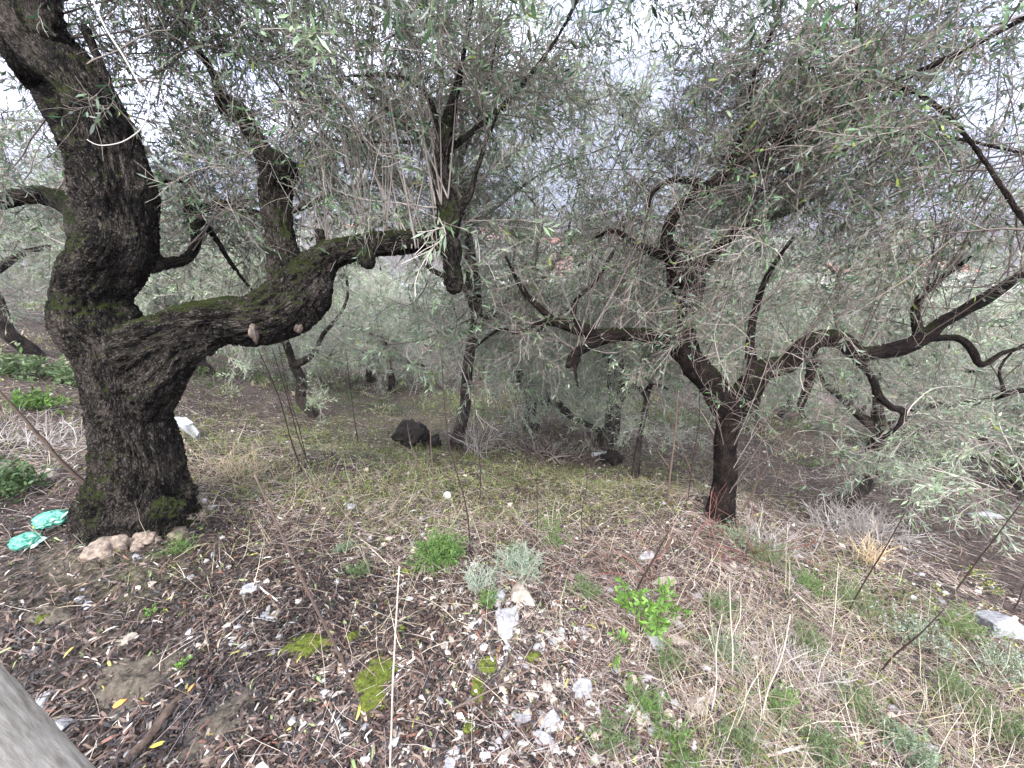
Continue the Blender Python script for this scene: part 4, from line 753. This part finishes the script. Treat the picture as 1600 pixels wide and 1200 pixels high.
def cup(px, py, label):
    g = G(px, py); root = g; a = np.linspace(-1.7, 1.7, 18); V = []
    for r, z in ((.026, 0), (.03, .012), (.033, .03), (.031, .03), (.027, .012), (.023, .003)):
        for t in a: V.append([r * math.sin(t), -r * math.cos(t), z * (1 + .3 * math.sin(t * 4))])
    F = np.array([[i * 18 + j, i * 18 + j + 1, ((i + 1) % 6) * 18 + j + 1, ((i + 1) % 6) * 18 + j] for i in range(6) for j in range(17)]); o = obj('cup_shard', mesh('cup_shard', np.array(V), [F], M_WHITE), None, g + np.array([0, 0, .008])); o.rotation_euler = (.8, .3, .3); tag(o, label, 'cup')
cup(346, 868, 'broken white cup shard lying in the litter right of the tree roots')
def single_leaf(px, py, ang, ln, wd, c, label):
    g = G(px, py) + np.array([0, 0, .018]); V, F, A = leaves(np.zeros((1, 3)), np.array([[math.cos(ang), math.sin(ang), .1]]), np.array([[.1, -.3, 1.]]), np.array([ln]), np.array([wd]), np.array([c]), 2, .15); tag(obj('fallen_leaf', mesh('fallen_leaf', V, F, M_LITTER, A, False), None, g), label, 'leaf', 'coloured fallen leaves')
single_leaf(178, 1112, .7, .04, .02, [.75, .2, .03], 'bright orange fallen leaf on dark litter near the concrete post'); single_leaf(298, 1092, 1.4, .03, .009, [.6, .24, .05], 'small orange leaf standing at the edge of the bare soil'); single_leaf(240, 1178, .3, .05, .012, [.5, .42, .05], 'yellow fallen leaf at the bottom left beside the rotten wood')
V, F, A = tube(catmull([[0, 0, .0, .014], [.02, .05, .012, .018], [.03, .12, .016, .015], [.035, .17, .012, .008]], .01), 9, .4, 3); tag(obj('rotten_wood', mesh('rotten_wood', V, F, simplemat('rotten_wood', (.03, .02, .015), (.16, .11, .08), 40, .9, .01), A), None, G(205, 1195)), 'splintered piece of dark rotten wood at the bottom left', 'wood')
V, F, A = tube(catmull([[-.04, 0, .01, .006], [0, .005, .016, .012], [.045, -.01, .012, .006]], .008), 8, .3, 4); tag(obj('wood_chip', mesh('wood_chip', V, F, M_CUT, A), None, G(912, 899)), 'orange-brown wood chip left of the bright green leafy shoot', 'wood')
# concrete post with rusty nails at the lower left
root = empty('concrete_post', onground(-1.18, .43), 'weathered grey concrete post with rusty nails, at the lower left corner', 'post')
nodes = [[0, 0, -.25, .118], [0, 0, .3, .116], [0, 0, .75, .115], [0, 0, 1.12, .112]]; hb = float(height([-1.155], [.44])[0])
V, F, A = tube(catmull([[*q[:3], q[3]] for q in nodes], .012), 96, .0); u = V.copy(); cr = fbm(u * [90, 90, 40], 3, 5) * .0018; rec = np.clip(vnoise(u * [16, 16, 7], 4) - .15, 0, .2) * -.035 * (np.arctan2(V[:, 1], V[:, 0]) < -.35); rad = unit(V * [1, 1, 0]); V = V + rad * (cr + rec)[:, None]
M_CONC = simplemat('weathered_concrete', (.16, .145, .12), (.46, .43, .38), 40, .95, .006, stretch=(1.6, 1.6, .22)); obj('post_body', mesh('post_body', V, F, M_CONC), root)
M_RUST = simplemat('rusty_iron', (.03, .012, .008), (.12, .05, .03), 60, .8, .002)
for z, aa, ln, bnd in ((.42, -.55, .035, .02), (.40, -.15, .03, -.01), (.62, -.5, .03, .01), (.30, -.8, .03, .012)):
    b0 = np.array([math.cos(aa) * .11, math.sin(aa) * .11, z]); dd = np.array([math.cos(aa), math.sin(aa), 0]); V, F, A = tube(catmull([np.append(b0, .0022), np.append(b0 + dd * ln * .5, .002), np.append(b0 + dd * ln + [0, 0, bnd], .0018)], .004), 8); obj('nail', mesh('nail', V, F, M_RUST), root)

# ------------------------------------------------------------------ upright shoots, canes and fallen sticks
def rod(bx, by, tx, ty, r, c, label, group, side=0, name='ground_shoot', kdep=None, bend=.02, lie=False, seed=0):
    g = G(bx, by); rg = rng(500 + seed)
    if lie: top = G(tx, ty) + np.array([0, 0, .01]); g = g + np.array([0, 0, .012])
    else:
        ds = np.linspace(.55, 1.35, 90) * depth_of(g); c_ = [P(tx, ty, q) for q in ds]; top = min(c_, key=lambda q: math.hypot(q[0] - g[0], q[1] - g[1]))
    v = top - g; mid = [g + v * t + rg.normal(0, bend, 3) * np.linalg.norm(v) * (0.6) * np.array([1, 1, .3]) for t in (.3, .65)]
    if lie:
        for q in mid: q[2] = max(q[2], float(height(q[:1], q[1:2])[0]) + .012)
    pth = catmull([np.append(g * 1. - [0, 0, 0 if lie else .02], r), np.append(mid[0], r * .9), np.append(mid[1], r * .75), np.append(top, r * .45)], .03); parts = [tube(pth, 6, .15, seed)]
    for _ in range(side):
        j = rg.integers(len(pth) // 3, len(pth) - 1); s = pth[j]; d_ = unit(unit(v) + rg.normal(0, .5, 3)); e = s[:3] + d_ * rg.uniform(.08, .3); parts.append(tube(catmull([s * [1, 1, 1, .6], np.append((s[:3] + e) / 2 + rg.normal(0, .01, 3), s[3] * .5), np.append(e, s[3] * .25)], .04), 4))
    parts = [(V - g, F, {'Col': np.tile(c, (len(V), 1))}) for V, F, A in parts]; V, F, A = join(parts); tag(obj(name, mesh(name, V, F, M_TWIG, A), None, g), label, 'stem' if name != 'stick' else 'stick', group)
DK = [.035, .022, .018]; BR = [.1, .07, .055]; PL = [.42, .37, .31]; RD = [.12, .035, .03]
for i, (bx, by, tx, ty, r, c, s, lab) in enumerate([
    (474, 742, 403, 545, .006, DK, 1, 'dark upright shoot, left one of three below the long limb'), (482, 726, 425, 545, .005, DK, 1, 'dark upright shoot, middle one of three below the long limb'), (478, 715, 436, 540, .004, DK, 0, 'thin dark shoot, right one of three below the long limb'),
    (560, 694, 540, 545, .006, DK, 0, 'dark straight shoot between the crooked leaning olive and the charred stump'), (508, 760, 520, 690, .005, BR, 2, 'short branched stem in the dry grass left of the charred stump'),
    (735, 868, 690, 560, .004, DK, 0, 'tall dark rod rising behind the bright feathery plant'), (838, 850, 842, 700, .003, DK, 0, 'vertical dark rod behind the grey-green plant'), (910, 850, 912, 690, .003, DK, 0, 'vertical dark rod halfway between the grey-green plant and the right tree'),
    (750, 785, 738, 590, .004, DK, 0, 'thin dark rod just right of the slender olive trunk'), (675, 782, 640, 690, .006, BR, 4, 'branched sapling in front of the charred stump, left of the white lid'), (678, 780, 672, 640, .004, BR, 1, 'slim sapling stem rising beside the charred stump'),
    (1043, 792, 1060, 610, .009, BR, 3, 'grey sapling left of the dark V-shaped tree, forked near its foot'), (1075, 785, 1090, 560, .004, DK, 2, 'thin dark shoot close to the left of the V-shaped tree'), (1100, 790, 1010, 560, .004, BR, 2, 'leaning brown shoot crossing behind the V-shaped tree'),
    (1160, 800, 1262, 610, .005, BR, 4, 'leaning brown shoot just right of the V-shaped trunk'), (1185, 810, 1290, 560, .004, BR, 4, 'long leaning brown shoot right of the V-shaped trunk'), (1170, 830, 1200, 500, .003, BR, 3, 'thin upright brown shoot near the V-shaped trunk'),
    (1322, 962, 1415, 800, .004, DK, 0, 'leaning dark stem on the slope, left one on the lower right'), (1372, 1055, 1475, 952, .004, DK, 0, 'leaning dark stem with moss at its foot at the lower right'), (1488, 930, 1600, 780, .005, DK, 0, 'leaning dark stem above the big whitish slab'), (1583, 955, 1610, 900, .004, DK, 0, 'short dark stem at the right edge beside the big whitish slab'),
    (562, 1095, 398, 742, .005, BR, 0, 'long dark stick leaning left from the largest moss patch'), (608, 1215, 624, 885, .0028, PL, 0, 'long pale upright cane in the centre foreground'),
    (138, 758, -20, 590, .011, BR, 3, 'brown branch leaning left beside the foot of the big trunk'), (78, 745, 72, 640, .003, PL, 1, 'thin pale stem standing before the leaning brown branch'),
    (985, 950, 1045, 830, .005, DK, 1, 'dark stem standing in the bright green leafy shoot'), (1190, 1130, 1235, 960, .003, PL, 1, 'pale dead stalk standing in the grass at the lower right'), (1145, 1060, 1140, 900, .0028, PL, 2, 'pale upright stalk right of the leafy shoot'),
    (1300, 1000, 1310, 880, .0025, PL, 0, 'thin pale stalk on the slope above the lower right herbs'), (1110, 1120, 1128, 960, .0025, PL, 1, 'pale curved stalk in the herbs below the leafy shoot')]):
    rod(bx, by, tx, ty, r, c, lab, 'slender shoots rising from the ground', s, seed=i)
for i, (bx, by, tx, ty, r, c, s, lab) in enumerate([
    (664, 1138, 935, 995, .004, BR, 2, 'long brown stick lying diagonally across the centre foreground'), (1195, 1188, 1385, 1145, .005, PL, 1, 'pale stick lying in the grass at the bottom right'), (398, 908, 452, 960, .005, PL, 1, 'pale forked twig below the white cup shard'),
    (1240, 900, 1150, 985, .004, BR, 1, 'brown twig lying right of the reddish shrub'), (300, 985, 380, 930, .003, BR, 0, 'thin twig lying across the gravel left of centre'), (1205, 1165, 1480, 1120, .003, BR, 1, 'thin brown stick above the pale stick at the bottom right'),
    (550, 720, 620, 745, .012, DK, 1, 'rotten dark branch lying in the grass left of the sapling'), (0, 690, 125, 688, .004, PL, 0, 'thin pale twig lying at the left behind the leafy plant')]):
    rod(bx, by, tx, ty, r, c, lab, 'fallen sticks on the ground', s, name='stick', lie=True, seed=60 + i)
# ------------------------------------------------------------------ plants
def herb(px, py, wpx, hpx, pal, label, seed, ns=26, ll=.012, asp=.22, lean=.5, name='feathery_herb', cat='plant', group=None, dens=1., stem=(.12, .16, .06), k2=7, k3=9, wide=0):
    g = G(px, py); d = depth_of(g); H = hpx * d / FPX; Wd = wpx * d / FPX; rg = rng(700 + seed); S = np.zeros((ns, 3)); S[:, :2] = rg.normal(0, Wd * .14, (ns, 2)); S[:, 2] = height(S[:, 0] + g[0], S[:, 1] + g[1]) - g[2] - .004
    D = unit(np.stack([rg.normal(0, lean, ns), rg.normal(0, lean, ns), np.ones(ns)], 1) + S * [3, 3, 0]); A = grow(S, D, rg.uniform(.6, 1.1, ns) * H, 6, .08, np.array([0, 0, -.01]), rg)
    s2, d2, _ = kids(A, k2, .9, rg, .25); B = grow(s2, d2, rg.uniform(.2, .4, len(s2)) * H, 4, .1, np.array([0, 0, .03]), rg)
    s3, d3, _ = kids(B, int(k3 * dens), .8, rg, .1); l = rg.uniform(.7, 1.3, len(s3)) * ll; c = pal[rg.integers(0, len(pal), len(s3))] * rg.uniform(.7, 1.3, (len(s3), 1))
    sc_ = np.tile(stem, (ns, 1)); tw = [tubes(A, np.full((ns, 6), .0011) * np.linspace(1, .5, 6), 3, sc_), tubes(B, np.full((len(B), 4), .0006), 3, np.tile(stem, (len(B), 1)))]
    root = empty(name, g, label, cat, group); V, F, At = join(tw); obj('stems', mesh('stems', V, F, M_TWIG, At), root)
    V, F, At = leaves(s3, d3, unit(rg.normal(0, 1, s3.shape) + [0, 0, .6]), l, l * asp, c, 2 if ll > .02 else 1, .15); obj('leaves', mesh('leaves', V, F, M_HERB, At, False), root)
FG = np.array([[.09, .17, .035], [.12, .22, .05], [.07, .13, .04]]); GG = np.array([[.17, .22, .15], [.24, .29, .21], [.12, .18, .1]]); OG = np.array([[.07, .12, .04], [.1, .14, .06], [.13, .16, .09]]); BG = np.array([[.1, .2, .03], [.14, .25, .05], [.08, .16, .03]]); SG = np.array([[.25, .3, .24], [.36, .4, .34], [.18, .22, .16]])
herb(688, 882, 52, 52, FG, 'bright green feathery plant in the centre behind the stones', 1, 60, .016, .25, .45, k2=8, k3=12)
herb(812, 895, 66, 40, GG, 'grey-green lacy plant with silvery lower stems, right of the bright feathery one', 2, 50, .014, .2, .8, k2=8, k3=10, stem=(.4, .42, .36))
herb(748, 925, 34, 40, GG, 'small grey-green trailing plant left of the rounded brown stone', 3, 26, .012, .2, .8, stem=(.4, .42, .36)); herb(765, 945, 30, 20, FG, 'low green sprig touching the small upright grey stone', 4, 20, .012)
herb(866, 858, 20, 58, FG, 'tall thin feathery sprig between the two vertical dark rods', 5, 10, .014, .25, .15); herb(803, 868, 22, 18, OG, 'little green tuft just behind the grey-green lacy plant', 6, 16, .012)
herb(985, 985, 60, 88, BG, 'bright green leafy shoot with broad leaves in the right foreground', 7, 13, .036, .3, .3, 'leafy_shoot', k2=3, k3=9, stem=(.1, .07, .04)); herb(1030, 965, 40, 52, BG, 'smaller leafy shoot growing right of the main bright green one', 8, 7, .034, .3, .35, 'leafy_shoot', k2=3, k3=8, stem=(.1, .07, .04))
herb(20, 775, 90, 50, np.array([[.06, .11, .04], [.09, .14, .06], [.05, .08, .03]]), 'leafy green plant crowding the left edge above the plastic bags', 9, 40, .03, .45, .7, 'leafy_plant', k2=5, k3=6)
herb(70, 640, 60, 30, BG * .7, 'bright yellow-green weeds on the upper slope left of the big trunk', 10, 20, .05, .3, .8, 'leafy_plant', k2=4, k3=6); herb(35, 585, 90, 36, OG, 'dark green weeds high on the slope at the left edge', 11, 30, .06, .4, .8, 'leafy_plant', k2=5, k3=6); herb(110, 600, 60, 26, OG, 'small dark weeds touching the left side of the big trunk', 12, 20, .06, .35, .8, 'leafy_plant', k2=5, k3=6)
herb(285, 865, 40, 26, FG, 'thin grassy green tuft at the foot of the pale roots', 13, 34, .02, .12, .8, 'grass_tuft', k2=3, k3=4); herb(285, 1045, 22, 14, BG, 'tiny round-leaved seedling beside the white gravel', 14, 8, .012, .6, .7, 'seedling', k2=3, k3=4); herb(240, 960, 24, 14, BG, 'small green seedling in the litter left of the gravel', 15, 8, .012, .5, .7, 'seedling', k2=3, k3=4)
for i, (x, y, w_, h_, pal, lab) in enumerate([
    (915, 930, 50, 28, OG, 'dark feathery herb left of the bright green leafy shoot'), (1120, 955, 60, 36, OG, 'feathery herb right of the reddish twigs'), (1010, 1110, 60, 40, FG, 'green feathery herb above the rounded grey stone'), (1040, 1040, 50, 30, OG, 'feathery herb below the grey pointed stone'),
    (950, 1160, 60, 36, OG, 'feathery herb at the bottom edge left of the small white stone'), (1050, 1180, 60, 40, FG, 'green feathery herb at the bottom edge right of the small white stone'), (1150, 1170, 60, 44, OG, 'feathery herb at the bottom edge below the pale dead stalk'), (1130, 1030, 60, 36, GG, 'grey-green herb between the pale stalks'),
    (1215, 1110, 50, 40, FG, 'bright blade-leaved green herb near the lower right centre'), (1250, 1010, 70, 40, OG, 'feathery herb on the slope left of the moss-footed stem'), (1330, 950, 50, 50, OG, 'feathery herb at the foot of the leaning dark stem on the slope'), (1260, 920, 40, 30, FG, 'small green herb uphill of the leaning dark stem'),
    (1440, 1010, 90, 44, SG, 'silvery lacy herb in the lower right slope'), (1500, 990, 70, 44, FG, 'deep green herb just left of the big whitish slab'), (1560, 1050, 90, 50, SG, 'silvery herb below the big whitish slab'), (1490, 1100, 80, 44, OG, 'feathery herb right of the pale flat stone at the lower right'),
    (1340, 1120, 80, 44, OG, 'feathery herb above the pale stick at the bottom right'), (1570, 1160, 90, 50, OG, 'feathery herb in the bottom right corner'), (1420, 1190, 80, 44, GG, 'grey-green herb at the bottom edge under the white elongated stone'), (1280, 1190, 80, 44, OG, 'feathery herb at the bottom edge under the pale stick'),
    (560, 900, 40, 20, OG, 'small faint herb left of the tiny moss cushion'), (540, 860, 30, 16, GG, 'little grey-green rosette in the litter left of the feathery plant'), (1200, 880, 60, 40, OG, 'herb tangled in the reddish twigs below the V-shaped tree'), (1150, 850, 40, 36, SG, 'silvery herb at the very foot of the V-shaped tree')]):
    herb(x, y, w_, h_, pal, lab, 20 + i, 34, .011 if w_ < 80 else .014, .22, .7, group='feathery herbs on the slope', k2=6, k3=8)
herb(1525, 905, 30, 26, np.array([[.45, .42, .05], [.12, .17, .06], [.1, .14, .05], [.12, .15, .06]]), 'small plant with yellow flowers above the big whitish slab', 50, 8, .012, .6, .4, 'flowering_plant', k2=4, k3=5)
herb(1545, 925, 40, 22, np.array([[.4, .38, .08], [.12, .16, .06], [.14, .18, .08]]), 'fainter yellow-flowered plant right above the big whitish slab', 51, 8, .012, .6, .5, 'flowering_plant', k2=4, k3=5)
def brush(px, py, wpx, hpx, n, pal, label, seed, lean=.6, r=.0018, name='brushwood', k2=4):
    g = G(px, py); d = depth_of(g); H = hpx * d / FPX; Wd = wpx * d / FPX; rg = rng(800 + seed); S = np.zeros((n, 3)); S[:, :2] = rg.normal(0, 1, (n, 2)) * [Wd * .28, Wd * .18]; S[:, 2] = height(S[:, 0] + g[0], S[:, 1] + g[1]) - g[2] - .01
    D = unit(np.stack([rg.normal(0, lean, n), rg.normal(0, lean, n), np.ones(n)], 1)); A = grow(S, D, rg.uniform(.5, 1.2, n) * H, 8, .1, np.array([0, 0, -.04]), rg); s2, d2, _ = kids(A, k2, .6, rg, .3); B = grow(s2, d2, rg.uniform(.2, .5, len(s2)) * H, 5, .12, np.array([0, 0, 0]), rg)
    c = lambda k: pal[rg.integers(0, len(pal), k)] * rg.uniform(.7, 1.2, (k, 1)); V, F, At = join([tubes(A, np.linspace(r, r * .5, 8)[None] + np.zeros((n, 1)), 4, c(n)), tubes(B, np.full((len(B), 5), r * .45), 3, c(len(B)))])
    tag(obj(name, mesh(name, V, F, M_TWIG, At), None, g), label, 'brushwood')
GRY = np.array([[.3, .27, .25], [.22, .19, .17], [.38, .35, .33]]); RED = np.array([[.14, .05, .04], [.2, .09, .07], [.1, .05, .04]])
brush(1340, 838, 120, 56, 170, GRY, 'dense grey dead brushwood on the lip of the bank at the right', 1, .7, .003); brush(1160, 870, 150, 80, 26, RED, 'thin reddish twigs arching low in front of the V-shaped tree', 2, 1.3, .003, 'reddish_shrub'); brush(1010, 905, 110, 110, 9, RED, 'few reddish bare stems leaning right behind the leafy shoot', 3, .8, .003, 'reddish_shrub', 2)
brush(745, 712, 60, 70, 18, GRY, 'grey bare shoots around the foot of the slender olive', 4, .5, .004); brush(860, 712, 120, 34, 90, np.array([[.08, .06, .05], [.2, .17, .15]]), 'heap of dark cut branches under the bushy silver olive', 5, 1.5, .009); brush(1200, 860, 80, 50, 45, GRY, 'grey-brown dead stalks right of the V-shaped trunk', 6, .5, .0025)
brush(380, 745, 110, 50, 150, np.array([[.42, .34, .22], [.34, .27, .18]]), 'arched tuft of straw-coloured dead grass right of the big trunk', 7, 1.1, .0016, 'dry_tussock', 1); brush(1355, 880, 30, 50, 60, np.array([[.5, .38, .22], [.42, .32, .2]]), 'upright straw-yellow tuft on the bank beside the brushwood', 8, .25, .002, 'dry_tussock', 1); brush(1500, 1160, 160, 90, 90, DRYG, 'wispy bleached grass tussock in the lower right', 9, .9, .0012, 'dry_tussock', 1)
brush(1240, 1050, 90, 60, 70, np.array([[.4, .37, .34], [.3, .27, .25]]), 'silvery dead stalks tangled in the lower right herbs', 10, 1.1, .0014); brush(60, 700, 150, 50, 80, GRY, 'tangle of thin bare twigs behind the leafy plant at the left', 11, 1.4, .003)

# ------------------------------------------------------------------ valley: houses and road
M_ROOF = simplemat('clay_roof_tiles', (.22, .085, .06), (.32, .14, .10), 3, .85, .02); M_WALL = simplemat('rendered_wall', (.6, .56, .48), (.72, .68, .6), 1.5, .9, 0); M_WALL2 = simplemat('pink_rendered_wall', (.62, .3, .3), (.7, .38, .36), 1.5, .9, 0); M_PANE = simplemat('window_glass', (.03, .04, .05), (.08, .09, .1), 2, .2, 0, .6); M_DOOR = simplemat('painted_door', (.12, .07, .04), (.2, .12, .07), 5, .6, 0)
def box(x0, x1, y0, y1, z0, z1):
    V = np.array([[x, y, z] for z in (z0, z1) for y in (y0, y1) for x in (x0, x1)], float); F = np.array([[0, 2, 3, 1], [4, 5, 7, 6], [0, 1, 5, 4], [2, 6, 7, 3], [0, 4, 6, 2], [1, 3, 7, 5]]); return V, [F], {}
def house(p, rz, L_, W_, H_, wall, label):
    root = empty('house', p, label, 'house', 'houses in the valley'); root.rotation_euler = (0, 0, rz); b_ = box(-L_ / 2, L_ / 2, -W_ / 2, W_ / 2, -2, H_); obj('wall', mesh('wall', b_[0], b_[1], wall, None, False), root)
    e = .5; a, c = L_ / 2 + e, W_ / 2 + e; rh = W_ * .24; k = L_ * .28; V = np.array([[-a, -c, H_ + .003], [a, -c, H_ + .003], [a, c, H_ + .003], [-a, c, H_ + .003], [-k, 0, H_ + rh], [k, 0, H_ + rh]]); rf = obj('roof', mesh('roof', V, [np.array([[0, 1, 5, 4], [2, 3, 4, 5], [3, 2, 1, 0]]), np.array([[1, 2, 5], [3, 0, 4]])], M_ROOF, None, False), root)
    b_ = box(k * .4, k * .4 + .8, .6, 1.3, H_ + rh * .4, H_ + rh + .7); obj('chimney', mesh('chimney', b_[0], b_[1], wall, None, False), rf)
    for fl in range(int(H_ // 3)):
        nw = int(L_ // 4)
        for i in range(nw):
            x = -L_ / 2 + L_ * (i + .5) / nw; z = fl * 3 + 1.
            if fl == 0 and i == nw // 2: b_ = box(x - .55, x + .55, -W_ / 2 - .06, -W_ / 2 + .05, 0.02, 2.1); obj('door', mesh('door', b_[0], b_[1], M_DOOR, None, False), root)
            else: b_ = box(x - .5, x + .5, -W_ / 2 - .05, -W_ / 2 + .05, z, z + 1.3); obj('window', mesh('window', b_[0], b_[1], M_PANE, None, False), root)
def GF(px, py, dist):
    v = P(px, py, 1) - EYE; x, y = v[0] / np.hypot(v[0], v[1]) * dist, v[1] / np.hypot(v[0], v[1]) * dist; return onground(x, y)
for i, (px, dist, rz, L_, W_, H_, m, lab) in enumerate([(868, 235, .1, 22, 11, 6.4, M_WALL, 'wide red-roofed house in the valley, seen through twigs left of the arching limb'), (650, 300, -.3, 24, 12, 6.4, M_WALL2, 'pink red-roofed house in the valley just below the end of the long limb'), (560, 340, .2, 18, 11, 9.4, M_WALL, 'tall pale house in the valley seen between the upright suckers'), (770, 330, .5, 20, 12, 6.4, M_WALL2, 'pink house in the valley right of the hanging burl'),
        (960, 290, -.2, 18, 10, 6.4, M_WALL, 'pale house in the valley behind the left crown of the right tree'), (870, 170, .3, 11, 8, 6.4, M_WALL2, 'nearest pink house below the wide red-roofed one'), (1140, 165, .1, 12, 9, 6.4, M_WALL2, 'pink house seen between the two limbs of the V-shaped tree'), (1290, 180, -.4, 13, 9, 6.4, M_WALL, 'pale house seen above the right limb of the V-shaped tree'),
        (1480, 210, .3, 16, 10, 6.4, M_WALL, 'pale house beyond the valley road at the right'), (450, 300, .4, 16, 10, 6.4, M_WALL, 'pale house in the valley behind the vertical limb of the big tree'), (1050, 360, .1, 24, 12, 9.4, M_WALL, 'long three-storey house far back in the valley')]):
    house(GF(px, 400, dist), rz + math.atan2((px - 800), -FPX) + math.pi, L_, W_, H_, m, lab)
def road():
    x = np.linspace(-260, 300, 140); y = 150 + 14 * np.sin(x / 60) - x * .05; V = []; 
    for s in (-3.5, 3.5): V.append(np.stack([x, y + s, height(x, y + s, False) + .5], 1))
    V = np.vstack(V); n = len(x); F = np.array([[i, i + 1, n + i + 1, n + i] for i in range(n - 1)]); tag(obj('road', mesh('road', V, [F], simplemat('pale_road', (.34, .33, .32), (.42, .41, .4), .5, .9, 0))), 'pale road crossing the valley floor', None, None, 'structure')
road()
# ------------------------------------------------------------------ haze
b_ = box(-4200, 4200, -150, 3300, -140, 900)
m = bpy.data.materials.new('valley_air'); m.use_nodes = True; t = m.node_tree; t.nodes.clear(); o_ = N(t, 'ShaderNodeOutputMaterial'); pv = N(t, 'ShaderNodeVolumePrincipled'); pv.inputs['Density'].default_value = .0005; pv.inputs['Color'].default_value = (.72, .75, .97, 1); t.links.new(pv.outputs[0], o_.inputs['Volume'])
tag(obj('haze', mesh('haze', b_[0], b_[1], m, None, False)), 'thin bluish haze filling the valley', 'haze', None, 'stuff')
